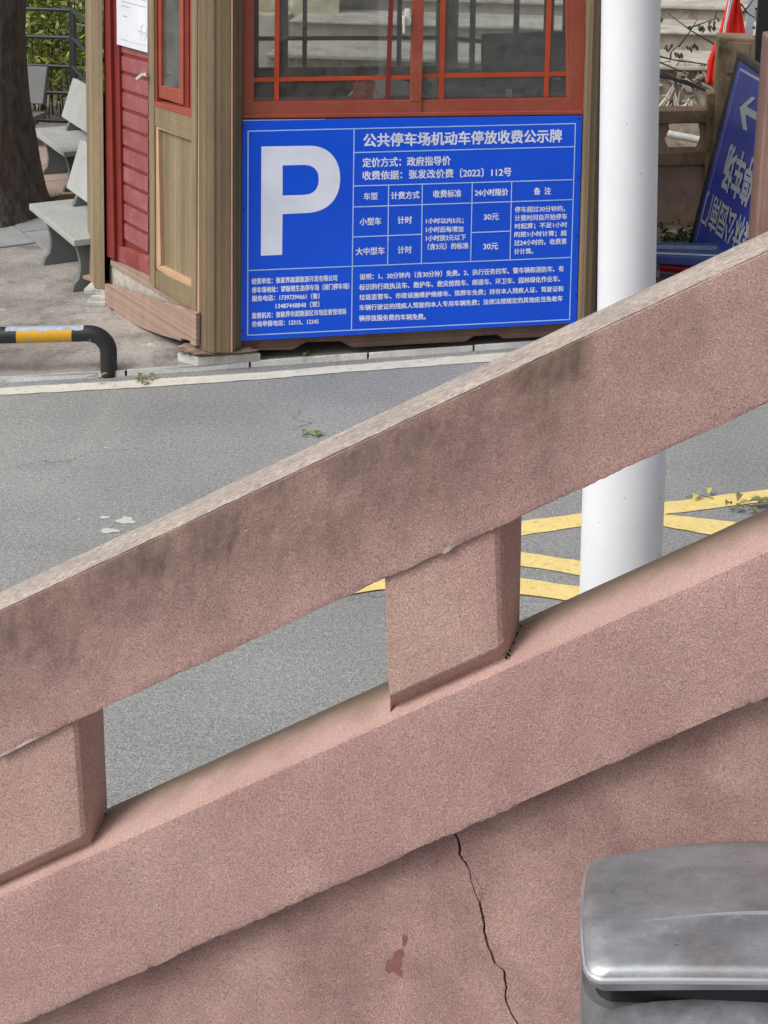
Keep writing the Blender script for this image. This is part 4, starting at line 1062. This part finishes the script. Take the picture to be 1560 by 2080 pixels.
# balusters
def baluster(name, cs, parent=bal, chipside=True):
    """cs: cross-section as (image x at mid height, depth back)"""
    rows = []
    base_b = .012
    lev = [(-.02, .040), (.002, .040), (.012, .036), (.028, .022), (.042, .009), (.052, .002), (.058, 0)] + [(t, 0) for t in (.25, .4, .6, .8, 1.02)]
    for j, (t, inset) in enumerate(lev):
        row = []
        for i, (x, b, ci) in enumerate(cs):
            x_top, x_bot = x
            u = max(0, min(1, t))
            xx = x_bot + (x_top - x_bot) * u
            pl = off(WP, base_b + b)
            q0_ = hit(xx, ln(xx, B_TOP), WP); q1_ = hit(xx, ln(xx, T_BOT), WP)
            z0_, z1_ = q0_.z, q1_.z
            z = z0_ + (t if t < .08 else t * (z1_ - z0_))
            if b > .05 and t < .08: z = z - .02
            q = hit(xx, 1300, pl)
            q = V((q.x, q.y, z)) - nW * inset * ci
            q = q + nW * .001 * noise.noise(V((xx * .03, z * 14, b * 9)))
            row.append(q)
        rows.append(row)
    return MB().grid(rows, closed=True, cap=True).build(name, STONE_BAL, parent, smooth=14)
def cs_for(l0, l1, r0, r1, e0, e1):
    """left edge (top, bottom), right edge of the flat front, outermost edge"""
    out = [((l0, l1), .0, 1)]
    for f in (.25, .5, .75): out.append(((l0 + (r0 - l0) * f, l1 + (r1 - l1) * f), 0, 1))
    out.append(((r0 - 12, r1 - 12), 0, .9)); out.append(((r0 - 4, r1 - 4), .002, .8)); out.append(((r0 + 6, r1 + 6), .010, .6)); out.append(((r0 + 13, r1 + 12), .022, .35))
    for k in (.25, .5, .75): out.append(((r0 + 13 + (e0 - r0 - 13) * k, r1 + 12 + (e1 - r1 - 12) * k), .022 + .11 * k, .0))
    out.append(((e0, e1), .15, 0)); out.append(((l0 + 6, l1 + 6), .15, 0)); out.append(((l0 + 1, l1 + 1), .02, 0))
    return out
baluster('baluster', cs_for(780, 794, 1003, 1018, 1053, 1054))
baluster('baluster', cs_for(-72, -58, 150, 166, 206, 214))
baluster('baluster', cs_for(1660, 1672, 1890, 1896, 1932, 1938))
# mortar crumbs at the feet of the blocks and a sliver in the joint
rr = random.Random(12)
for (x0_, y0_, x1_, y1_, n_) in ((1026, 1336, 1052, 1272, 26), (166, 1728, 212, 1640, 26)):
    for k in range(n_):
        u = rr.random(); x = x0_ + (x1_ - x0_) * u + rr.uniform(0, 6); y = y0_ + (y1_ - y0_) * u + rr.uniform(-2, 6)
        q = hit(x, y, off(WP, .03 + .12 * u)); r_ = rr.uniform(.002, .0045)
        MB().tube([q - UP * r_, q, q + UP * r_], [r_ * .4, r_, r_ * .4], 6).build('mortar_crumb', MORTAR if k % 3 == 0 else DARK, bal)
for pts in (((0, 1533), (30, 1520), (48, 1508), (70, 1498), (76, 1501), (50, 1513), (24, 1527), (0, 1538)), ((898, 1123), (905, 1112), (922, 1110), (918, 1116), (902, 1126))):
    MB().prism([hit(x, y, off(WP, -.0015)) for x, y in pts], -nW * .004).build('mortar', MORTAR, bal)
# recessed wall below, split by the long crack
REC = .05
WPr = off(WP, REC)
crack = [(905, 1640), (924, 1690), (933, 1715), (934, 1738), (945, 1751), (953, 1768), (957, 1790), (965, 1815), (973, 1830), (978, 1850), (983, 1872), (983, 1892), (990, 1918), (1000, 1942), (1005, 1957), (1017, 1966), (1024, 1973), (1026, 1992), (1029, 2008), (1026, 2022), (1030, 2040), (1040, 2060), (1052, 2080), (1062, 2110), (1066, 2160), (1080, 2300)]
fine = []
rr = random.Random(21)
for a, b in zip(crack, crack[1:]):
    for j in range(4):
        u = j / 4; fine.append((a[0] + (b[0] - a[0]) * u + rr.uniform(-.9, .9), a[1] + (b[1] - a[1]) * u + rr.uniform(-.6, .6)))
fine.append(crack[-1])
def wid(y): return 2.6 if y < 1760 else (1.1 if y < 1835 else (2.4 if y < 2000 else 1.9))
def btop(x): return ln(x, B_BOT) - 40
Lp = [(XL, btop(XL))] + [(x - wid(y) + rr.uniform(-.35, .35), y) for x, y in fine] + [(XL, 3200)]
Rp = [(XR, btop(XR)), (XR, 3200)] + [(x + wid(y) + rr.uniform(-.35, .35), y) for x, y in reversed(fine)]
Lp[-2:-1] = [Lp[-2], (1090, 3200)]; Rp[2:2] = [(1094, 3200)]
for k, poly in enumerate((Lp, Rp)):
    f = [hit(x, y, WPr) for x, y in poly]
    f = [V((q.x, q.y, max(q.z, -.05))) for q in f]
    bm = bmesh.new(); vs = [bm.verts.new(q) for q in f]; vb = [bm.verts.new(q - nW * .14) for q in f]; nv = len(vs)
    e_ = [bm.edges.new((vs[i], vs[(i + 1) % nv])) for i in range(nv)]
    bmesh.ops.triangle_fill(bm, use_beauty=True, edges=e_)
    for i in range(nv): bm.faces.new((vs[i], vb[i], vb[(i + 1) % nv], vs[(i + 1) % nv]))
    bmesh.ops.recalc_face_normals(bm, faces=bm.faces[:])
    me = bpy.data.meshes.new('wall_slab'); bm.to_mesh(me); bm.free(); me.materials.append(STONE_WALL)
    o = bpy.data.objects.new('wall_slab', me); COL.objects.link(o); o.parent = bal; o.location = -V(bal['_b'])
MB().hexa([hit(800, 1600, off(WPr, .05)), hit(1180, 1600, off(WPr, .05)), hit(1180, 2500, off(WPr, .05)), hit(800, 2500, off(WPr, .05))],
          [hit(800, 1600, off(WPr, .09)), hit(1180, 1600, off(WPr, .09)), hit(1180, 2500, off(WPr, .09)), hit(800, 2500, off(WPr, .09))]).build('crack_backing', DARK, bal)
# side crack flake and peeled patch
flk = [(950, 1764), (957, 1770), (966, 1783), (974, 1798), (980, 1812), (977, 1826), (974, 1834)]
for a, b in zip(flk, flk[1:]): line(a, b, .0009, 'hairline_crack', PEEL, off(WPr, -.0008), bal)
pp = [(783, 1960), (786, 1950), (797, 1948), (800, 1936), (808, 1929), (817, 1927), (820, 1938), (815, 1948), (816, 1960), (811, 1966), (817, 1975), (815, 1986), (806, 1980), (799, 1972), (790, 1977), (783, 1972)]
MB().prism([hit(x, y, off(WPr, -.0012)) for x, y in pp], -nW * .002).build('peeled_patch', PEEL, bal)
pp = [(817, 1902), (824, 1899), (828, 1906), (824, 1918), (818, 1922)]
MB().prism([hit(x, y, off(WPr, -.0012)) for x, y in pp], -nW * .002).build('peeled_patch', PEEL, bal)
# pale chips
rr = random.Random(31)
for x, y, s_ in ((262, 1794, 5), (33, 1871, 4), (82, 1895, 5), (705, 1623, 6), (567, 1625, 3), (500, 1078, 5), (974, 789, 4), (1035, 1700, 3), (350, 1690, 3)):
    pl_ = off(WP, -.0015) if y < 1690 or x < 300 else off(WPr, -.0015)
    MB().prism([hit(x + math.cos(a) * s_ * rr.uniform(.4, 1), y + math.sin(a) * s_ * .45 * rr.uniform(.4, 1), pl_) for a in [k * 1.05 for k in range(6)]], -nW * .002).build('chip', MORTAR, bal)

# ================================================================== LITTER BIN
zb = 1.08
bino = thing('litter_bin', 'brushed stainless steel litter bin with domed lid in the lower right corner', 'litter bin', tuple(flat(G(1500, 1850, zb), 0)))
# outline of the lid on its own plane, metres (x right, y away)
def outline(x0_, x1_, y0_, y1_, rf, rb2, bulge_b=.05, bulge_f=.0, bulge_s=.02, n_=10):
    pts = []
    cx_ = (x0_ + x1_) / 2; w_ = (x1_ - x0_) / 2
    def corner(cx, cy, r_, a0, a1):
        return [(cx + math.cos(a) * r_, cy + math.sin(a) * r_) for a in [a0 + (a1 - a0) * k / n_ for k in range(n_ + 1)]]
    raw = corner(x0_ + rf, y0_ + rf, rf, -math.pi, -math.pi / 2)
    raw += [(x0_ + rf + (x1_ - x0_ - 2 * rf) * k / 16, y0_) for k in range(1, 16)]
    raw += corner(x1_ - rf, y0_ + rf, rf, -math.pi / 2, 0)
    raw += [(x1_, y0_ + rf + (y1_ - rb2 - y0_ - rf) * k / 8) for k in range(1, 8)]
    raw += corner(x1_ - rb2, y1_ - rb2, rb2, 0, math.pi / 2)
    raw += [(x1_ - rb2 - (x1_ - x0_ - 2 * rb2) * k / 16, y1_) for k in range(1, 16)]
    raw += corner(x0_ + rb2, y1_ - rb2, rb2, math.pi / 2, math.pi)
    raw += [(x0_, y1_ - rb2 - (y1_ - rb2 - y0_ - rf) * k / 8) for k in range(1, 8)]
    for x, y in raw:
        u = (x - cx_) / w_; v = (y - (y0_ + y1_) / 2) / ((y1_ - y0_) / 2)
        y2 = y + (bulge_b * (1 - u * u) if v > 0 else -bulge_f * (1 - u * u)) * abs(v); x2 = x + math.copysign(bulge_s * (1 - v * v), u) * abs(u)
        pts.append((x2, y2))
    return pts
LX0 = G(1184, 1900, zb).x
yfr, ybk = G(1300, 1990, zb - .02).y, G(1230, 1738, zb).y
LX1 = LX0 + .78
ol = outline(LX0 + .012, LX1, yfr, ybk, .028, .03, .062, -.0, .012)
cxo, cyo = (LX0 + LX1) / 2, (yfr + ybk) / 2
def lidz(x, y, f):
    u = (x - cxo) / ((LX1 - LX0) / 2); v = (y - yfr) / (ybk - yfr)
    cr = .40 + .10 * (1 - u * u) - .0                      # crease position
    z = zb + .020 * (1 - u * u * .55)
    if v < cr: z -= .017 * ((cr - v) / cr) ** 1.15 * 1.0
    else: z -= .009 * ((v - cr) / (1 - cr)) ** 1.6
    return z
rows = []
for f in (0.0, .12, .24, .36, .46, .56, .66, .75, .83, .9, .95, .98, .995, 1.0):
    rows.append([V((cxo + (x - cxo) * f, cyo + (y - cyo) * f, lidz(cxo + (x - cxo) * f, cyo + (y - cyo) * f, f) - (.012 * max(0, (f - .9) / .1) ** 3))) for x, y in ol])
ht = [(.002, -.017), (.003, -.024), (.001, -.032), (-.006, -.038), (-.035, -.036)]
last = rows[-1]
lipz = [q.z for q in last]
for (dx, dz) in ht:
    rows.append([q + V(((q.x - cxo), (q.y - cyo), 0)).normalized() * dx + V((0, 0, dz + .01)) for q in last])
MB().grid(rows, closed=True).build('lid', STEEL, bino, smooth=50)
# crease along the lid, its highlight painted as a bright bead
cre = []
for k in range(60):
    u = -.72 + 1.6 * k / 59; x = cxo + u * (LX1 - LX0) / 2
    v = .28 + .15 * (1 - u * u); y = yfr + (ybk - yfr) * v
    if x > LX1 - .05: break
    cre.append(V((x, y, lidz(x, y, 1) + .0005)))
SHINE = M('highlight_edge', srgb(225, 226, 230), rough=.25, metal=.9)
MB().tube(cre, [.0004 + .0040 * min(1, k / 22) for k in range(len(cre))], 8).build('crease', SHINE, bino, smooth=True)
# rim bead along the front edge, its highlight put in as brighter metal
bead = [q + V((0, 0, -.006)) + V(((q.x - cxo) * .004, (q.y - cyo) * .006, 0)) for q in last]
MB().tube(bead + [bead[0]], .0058, 8).build('rim', SHINE, bino, smooth=True)
# body
ob = outline(LX0 + .012, LX1 + .004, yfr + .012, ybk - .005, .05, .06, .04, -.0, .014)
body = [[V((x, y, z)) for x, y in ob] for z in (.02, .5, .92, .99)]
MB().grid(body, closed=True, cap=True).build('body', STEEL, bino, smooth=50)
ob2 = outline(LX0 + .03, LX1 - .02, yfr + .03, ybk - .03, .03, .05, .04, 0, .01)
MB().grid([[V((x, y, z)) for x, y in ob2] for z in (.97, 1.04)], closed=True, cap=True).build('gap_shade_band', BLACKM, bino, smooth=50)  # black band that paints in the shade of the gap under the lid
# protruding lower flap cover in front
fl = []
z2 = 1.0
pc = [G(1225, 2062, z2), G(1262, 2045, z2), G(1330, 2034, z2), G(1420, 2029, z2), G(1560, 2027, z2), G(1700, 2030, z2), G(1800, 2040, z2)]
fr_ = [q + V((0, -.19 - .02 * math.sin(i), -.13)) for i, q in enumerate(pc)]
rows = [[q + V((0, .004, -.03)) for q in pc], pc]
for t in (.15, .3, .5, .7, .85, 1): rows.append([a.lerp(b, t) + V((0, 0, .018 * math.sin(math.pi * t) + (.03 * (t - t * t)))) for a, b in zip(pc, fr_)])
rows.append([q + V((0, 0, -.4)) for q in fr_])
MB().grid(rows).build('flap_cover', STEEL, bino, smooth=50)

# ================================================================== RIGHT BACKGROUND
BY = 11.55
sb = thing('stone_railing', 'mossy brown stone railing with posts behind the leaning blue sign', 'railing', tuple(flat(at(1400, 470, BY), .03)))
BP = (at(1400, 300, BY), V((0, -1, 0)))
slab('top_beam', [(1180, 229), (1440, 223), (1438, 250), (1180, 256)], BP, 0, .22, BROWN_ST, sb, .008)
slab('lower_beam', [(1180, 313), (1438, 307), (1436, 335), (1180, 341)], BP, .02, .22, BROWN_ST, sb, .008)
slab('panel', [(1180, 341), (1430, 335), (1428, 455), (1180, 462)], BP, .06, .18, BROWN_PN, sb)
slab('plinth', [(1180, 455), (1430, 448), (1430, 505), (1180, 510)], BP, .03, .2, BROWN_ST, sb, .008)
polyslab('baluster', [(1322, 254), (1357, 250), (1360, 262), (1350, 282), (1356, 300), (1364, 311), (1322, 312)], BP, .04, .18, BROWN_PN, sb, .006)
polyslab('baluster', [(1419, 250), (1437, 250), (1436, 309), (1412, 310), (1419, 300), (1424, 285), (1423, 268)], BP, .04, .18, BROWN_PN, sb, .006)
slab('inner_post', [(1437, 190), (1458, 190), (1452, 500), (1428, 500)], BP, -.02, .2, BROWN_ST, sb, .008)
slab('newel_post', [(1461, 75), (1535, 78), (1520, 520), (1438, 520)], BP, -.10, .2, BROWN_ST, sb, .012)
slab('newel_panel', [(1478, 86), (1524, 88), (1521, 150), (1475, 150)], BP, -.112, -.09, BROWN_ST, sb, .006)
slab('newel_panel', [(1474, 160), (1520, 160), (1508, 330), (1460, 330)], BP, -.112, -.09, BROWN_ST, sb, .006)
# reddish gate pillar
pil = thing('stone_pillar', 'reddish sandstone pillar at the right edge in front of the leaning blue sign', 'pillar', tuple(flat(at(1600, 500, 9.0), 0)))
PP = (at(1600, 300, 9.0), V((0, -1, 0)))
PILM = sandstone('pillar_stone', srgb(142, 112, 104), srgb(130, 100, 94), grain=.1)
polyslab('shaft', [(1563, 80), (1690, 78), (1690, 700), (1519, 700)], PP, 0, .40, PILM, pil, .015)
slab('raised_face', [(1574, 94), (1675, 94), (1675, 700), (1532, 700)], PP, -.012, .01, PILM, pil, .006)
# leaning blue sign, upside down
Ls = math.radians(11.9)
B0 = G(1399, 492, .03)
vs_ = V((math.sin(Ls), 0, math.cos(Ls)))
us_ = V((.16 * math.cos(Ls), -.987, -.16 * math.sin(Ls))).normalized()
nS = us_.cross(vs_).normalized(); nS = nS if nS.dot(CAM - B0) > 0 else -nS
SPl = (B0, nS)
ls = thing('direction_sign', 'blue direction sign with white arrow and lettering leaning upside down against the stone post', 'sign', tuple(B0))
tl = hit(1495, 103, SPl)
Hs = (tl - B0).dot(vs_)
def sp_(u, v, b=0): return B0 + us_ * u + vs_ * v + nS * b
WS = 1.5
MB().hexa([sp_(0, 0), sp_(WS, 0), sp_(WS, Hs), sp_(0, Hs)], [sp_(0, 0, -.06), sp_(WS, 0, -.06), sp_(WS, Hs, -.06), sp_(0, Hs, -.06)]).build('frame', BLACKM, ls, bevel=.006)
MB().hexa([sp_(0, Hs - .03, .003), sp_(WS, Hs - .03, .003), sp_(WS, Hs + .004, .003), sp_(0, Hs + .004, .003)], [sp_(0, Hs - .03, -.062), sp_(WS, Hs - .03, -.062), sp_(WS, Hs + .004, -.062), sp_(0, Hs + .004, -.062)]).build('frame', M('weathered_frame', srgb(96, 88, 78), srgb(70, 64, 58), scale=20, rough=.8), ls)
S1 = (B0 + nS * .004, nS); S2 = (B0 + nS * .009, nS)
MB().hexa([sp_(.115, .02, .004), sp_(WS - .05, .02, .004), sp_(WS - .05, Hs - .05, .004), sp_(.115, Hs - .05, .004)], [sp_(.09, .02, -.02), sp_(WS - .05, .02, -.02), sp_(WS - .05, Hs - .05, -.02), sp_(.09, Hs - .05, -.02)]).build('face', BLUE_D, ls)
line((1503, 140), (1414.5, 487), .006, 'line', GREYW, S2, ls)
line((1504, 141), (1560, 172), .018, 'line', GREYW, (S2[0] + nS * .0005, nS), ls)
ar = [(1502.5, 218), (1527, 196), (1534.7, 199.5), (1516.5, 216.5), (1570, 246), (1570, 262), (1514, 232), (1517.5, 265), (1509, 263)]
MB().prism([hit(x, y, S2) for x, y in ar], -nS * .0015).build('arrow', GREYW, ls)
# lettering rotated by half a turn, running down to the right
lettering("停车场", 1473, 337, 1530, 376, 90, pl=S2, par=ls, mat=GREYW, offs=.03, flip=True, vdir=(-21, 88))
lettering("（森林公园南门", 1430, 420, 1533, 499, 66, pl=S2, par=ls, mat=GREYW, offs=.02, flip=True, vdir=(-16, 66))
# blue folded barrier and red part on the ground
bb = thing('folded_barrier', 'blue barrier panel with silver strip lying flat behind the pole', 'barrier', tuple(G(1400, 530, .1)))
def gz(x, y, z): return G(x, y, z)
z_ = .22
f4 = [gz(1290, 491, z_), gz(1560, 495, z_), gz(1560, 530, z_), gz(1290, 517, z_)]
MB().prism(f4, (0, 0, -.06)).build('panel', BLUE_R, bb, bevel=.006)
f5 = [gz(1300, 497, z_ + .002), gz(1455, 500, z_ + .002), gz(1455, 508, z_ + .002), gz(1300, 505, z_ + .002)]
MB().prism(f5, (0, 0, .001)).build('reflective_strip', SILV, bb)
f5 = [gz(1290, 513, z_ - .01), gz(1560, 525, z_ - .01), gz(1560, 528, z_ - .01), gz(1290, 516, z_ - .01)]
MB().prism([q + V((0, -.012, .012)) for q in f5], (0, 0, .002)).build('white_line', GREYW, bb)
lo = [gz(1290, 520, .15), gz(1560, 534, .15), gz(1560, 546, .12), gz(1290, 532, .12)]
MB().prism(lo, (0, 0, -.08)).build('lower_panel', SILV, bb, bevel=.005)
rp = thing('plastic_fitting', 'bright red curved plastic piece on the ground beside the pole', 'plastic piece', tuple(G(1360, 545, .05)))
c0, c1_ = G(1341, 541, .09), G(1420, 547, .09)
MB().tube([c0, c0.lerp(c1_, .1), c1_], [.045, .038, .038], 20).build('tube', REDP, rp, smooth=True)
tag(MB().box(G(1336, 553, .05), .03, .1, .06).build('pale_block', CONC_BLK, None, bevel=.004), 'small pale block beside the red plastic piece', 'block')
# litter of leaves and a pale stone at the foot of the panel
st_ = [G(x, y, .04) for x, y in ((1348, 486), (1396, 485), (1394, 478), (1350, 479))]
tag(MB().prism(st_, (0, 0, .05)).build('pale_stone', CONC_BLK, None, bevel=.01), 'pale broken stone lying at the foot of the mossy stone railing', 'stone')
pl_c = [G(rx, 478, .08) for rx in (1350, 1365, 1380, 1395, 1405)]
wd_ = thing('weed', 'low dark weeds and leaf litter at the foot of the mossy stone railing', 'weed', tuple(pl_c[2]))
leafcloud(pl_c, 160, .05, .03, 9).build('foliage', LEAF_D, wd_); leafcloud(pl_c, 60, .05, .025, 10).build('foliage', LEAF_B, wd_)
# white pipe, cables
tag(MB().tube([at(1352, 271, 12.6), at(1424, 285, 12.5)], .034, 16).build('white_pipe', WHITE_PL, None, smooth=True), 'short white plastic pipe behind the opening of the stone railing', 'pipe')
cabl = thing('cable_bundle', 'bundle of black cables sagging behind the stone railing', 'cable', tuple(at(1400, 170, 12.3)))
CABM = M('cable', srgb(48, 50, 54), rough=.6)
for k in range(9):
    rr = random.Random(k); o1, o2, o3 = (rr.uniform(-5, 6) for _ in range(3))
    MB().tube([at(1290, 138 + o1, 12.4), at(1345, 152 + o2, 12.3), at(1395, 168 + o3, 12.3), at(1430, 182 + o1 * .5, 12.3), at(1490, 190 + o2 * .5, 12.2)], .006 + .003 * rr.random(), 6).build('cable', CABM, cabl, smooth=True)
# bare branches with a few leaves
def branch(label, paths, leaves, yy, seed):
    t = thing('branch', label, 'branch', tuple(at(paths[0][0][0], paths[0][0][1], yy)), 'thin branches behind the stone railing')
    for pth in paths:
        MB().tube([at(x, y, yy + .02 * i) for i, (x, y) in enumerate(pth)], [.009 - .0055 * i / (len(pth) - 1) for i in range(len(pth))], 6).build('twig', TWIG, t, smooth=True)
    r_ = random.Random(seed)
    for (x, y, n_) in leaves:
        for k in range(n_):
            q = at(x + r_.uniform(-9, 9), y + r_.uniform(-4, 4), yy); d = V((r_.uniform(-.5, .5), r_.uniform(-.4, .4), -1)).normalized() * r_.uniform(.04, .07); s_ = V((.014, r_.uniform(-.01, .01), 0))
            MB().add([q, q + d * .5 + s_, q + d, q + d * .5 - s_ + V((0, .006, 0))], [(0, 1, 2, 3)]).build('leaf', LEAF_D, t)
branch('thin branch with hanging leaves crossing the pale steps, lower left one', [((1455, 92), (1403, 62), (1358, 28)), ((1378, 95), (1390, 80), (1403, 62), (1417, 38)), ((1362, 118), (1363, 106), (1378, 92))], [(1360, 92, 6), (1378, 105, 6), (1402, 90, 5), (1415, 94, 2)], 12.9, 1)
branch('thin branch with hanging leaves beside the red cloth, upper right one', [((1405, 55), (1425, 48), (1452, 38)), ((1452, 38), (1456, 20))], [(1424, 52, 6), (1441, 50, 7), (1450, 36, 3), (1408, 50, 2)], 12.8, 2)
branch('long bare branch lying along the dark ledge behind the stone railing', [((1330, 112), (1370, 122), (1437, 131), (1470, 134)), ((1330, 122), (1390, 148), (1450, 178))], [(1350, 34, 1)], 12.7, 3)
branch('dark bare twig crossing in front of the silver post', [((1505, 8), (1520, 28), (1546, 44)), ((1509, 27), (1530, 0))], [], 12.3, 4)
# red cloth hanging in folds
cl_ = thing('red_banner', 'furled red cloth banner with a pale stripe hanging behind the stone post', 'banner', tuple(at(1475, 180, 12.1)))
def fold(Ledge, Redge, mat, name, yy, amp=.014):
    rows = []
    n_ = 24
    for i in range(n_ + 1):
        t = i / n_; yv = Ledge[0][1] + (Ledge[-1][1] - Ledge[0][1]) * t
        def xi(E):
            for a, b in zip(E, E[1:]):
                if yv <= b[1] or b is E[-1]: return a[0] + (b[0] - a[0]) * (yv - a[1]) / (b[1] - a[1])
        xl, xr = xi(Ledge), xi(Redge)
        rows.append([at(xl + (xr - xl) * j / 10, yv, yy + amp * math.sin(j * 1.5 + t * 1.2)) for j in range(11)])
    o = MB().grid(rows).build(name, mat, cl_, smooth=True); sm = o.modifiers.new('thick', 'SOLIDIFY'); sm.thickness = .008; return o
fold([(1488, -60), (1478, 0), (1462, 60), (1437, 125), (1436, 172)], [(1494, -60), (1487, 0), (1474, 60), (1462, 125), (1454, 180)], REDC, 'cloth', 12.15)
fold([(1496, -60), (1490, 0), (1473, 62), (1473, 90)], [(1500, -60), (1503, 0), (1515, 70), (1517, 90)], REDC, 'cloth', 12.2)
fold([(1490, -60), (1480, 0), (1470, 58), (1468, 76)], [(1497, -60), (1490, 0), (1475, 58), (1474, 76)], WHITEC, 'stripe', 12.1, .01)
# silver post with bolts, dark post
spst = thing('silver_post', 'slim silver metal post with bolts rising behind the stone post', 'post', tuple(flat(at(1525, 80, 12.6), .03)))
qb, qt = at(1518, 90, 12.6), at(1545, -120, 12.6); qd = (qt - qb); qg = qb - qd * ((qb.z - .03) / qd.z)
m_ = MB()
wv_ = V((.035, 0, 0)); dv_ = V((0, .05, 0))
m_.hexa([qg - wv_, qg + wv_, qt + wv_, qt - wv_], [qg - wv_ + dv_, qg + wv_ + dv_, qt + wv_ + dv_, qt - wv_ + dv_]); m_.build('shaft', M('galvanised', srgb(196, 202, 214), rough=.4, metal=.3), spst, bevel=.004)
for y in (-20, 18, 56):
    q = at(1530 + (18 - y) * .13 + 6, y, 12.58); MB().tube([q, q - V((0, .015, 0))], .012, 8).build('bolt', STEELD, spst)
dk = thing('dark_post', 'black vertical post at the top right edge behind the stone pillar', 'post', tuple(flat(at(1552, 100, 12.0), .03)))
qb, qt = at(1548, 112, 12.0), at(1562, -120, 12.0); qd = (qt - qb); qg = qb - qd * ((qb.z - .03) / qd.z); wv_ = V((.055, 0, 0))
MB().hexa([qg - wv_, qg + wv_, qt + wv_, qt - wv_], [qg - wv_ + V((0, .1, 0)), qg + wv_ + V((0, .1, 0)), qt + wv_ + V((0, .1, 0)), qt - wv_ + V((0, .1, 0))]).build('shaft', BLACKM, dk, bevel=.01)
MB().tube([qt, qt + V((0, 0, .03))], .08, 8).build('cap', BLACKM, dk)

# ================================================================== FALLEN LEAVES
def leaf_sprig(x, y, z, n_, size, seed, label, mat=LEAF_F):
    r_ = random.Random(seed); c = G(x, y, z)
    t = thing('fallen_leaves', label, 'leaves', tuple(c), 'fallen leaves on the road')
    MB().tube([c + V((-size * 1.4, 0, .006)), c + V((0, .01, .012)), c + V((size * 1.5, -.01, .006))], .0018, 5).build('stalk', TWIG, t)
    for k in range(n_):
        q = c + V((r_.uniform(-size, size) * 1.2, r_.uniform(-size, size) * .9, .004 + r_.uniform(0, size * .25)))
        a = r_.uniform(0, 6.28); d = V((math.cos(a), math.sin(a), r_.uniform(-.05, .22))).normalized() * size * r_.uniform(.8, 1.5); s_ = V((-d.y, d.x, 0)) * .34
        rows = []
        for i in range(7):
            u = i / 6; w = math.sin(math.pi * min(1, u * .95 + .03)) ** .8
            cc_ = q + d * u + V((0, 0, size * .35 * math.sin(u * 3)))
            rows.append([cc_ - s_ * w + V((0, 0, size * .08 * w)), cc_ - s_ * w * .5, cc_, cc_ + s_ * w * .5, cc_ + s_ * w + V((0, 0, size * .12 * w))])
        MB().grid(rows).build('leaf', mat, t, smooth=True)
leaf_sprig(293, 773, .004, 8, .036, 1, 'curled dry sprig of leaves on the white road line')
leaf_sprig(190, 769, .035, 3, .03, 2, 'tiny leaf scrap on the kerb left of the dry sprig')
leaf_sprig(630, 888, 0, 4, .032, 3, 'green leaf clump on the asphalt just above the stone top rail', LEAF_A)
leaf_sprig(1420, 1012, .006, 2, .045, 4, 'two pale green leaves lying on the yellow line', LEAF_B)
leaf_sprig(1512, 1032, .006, 6, .055, 5, 'larger clump of curled green leaves at the right beside the yellow line', LEAF_F)
leaf_sprig(618, 721, .035, 4, .03, 6, 'small leaves in the dark gap under the kiosk')
# grit and tiny stones gathered along the kerb and in front of the kiosk
rr = random.Random(77); gm = MB()
for k in range(900):
    x = rr.uniform(-60, 1150); side = rr.random()
    y = ln(x, ((0, 779), (860, 722))) + abs(rr.gauss(0, 5)) if side < .6 else ln(x, ((0, 762), (860, 706))) - abs(rr.gauss(0, 22))
    if side >= .6 and x > 340: continue
    q = G(x, y, .0 if side < .6 else .03); r_ = rr.uniform(.0015, .005)
    o_ = [q + V((math.cos(a) * r_ * rr.uniform(.6, 1.2), math.sin(a) * r_ * rr.uniform(.6, 1.2), 0)) for a in (0, 1.3, 2.6, 3.9, 5.2)]
    gm.add(o_ + [q + V((0, 0, r_ * .8))], [(i, (i + 1) % 5, 5) for i in range(5)])
g_ = gm.build('grit', M('grit_stone', srgb(160, 156, 148), srgb(90, 86, 80), scale=40, rough=.95), None, stuff=True)
g_['label'] = 'fine grit lying along the kerb and on the forecourt'; g_['category'] = 'grit'
for o in bpy.data.objects:
    if '_b' in o.keys(): del o['_b']
    if o.get('label') == '': del o['label']
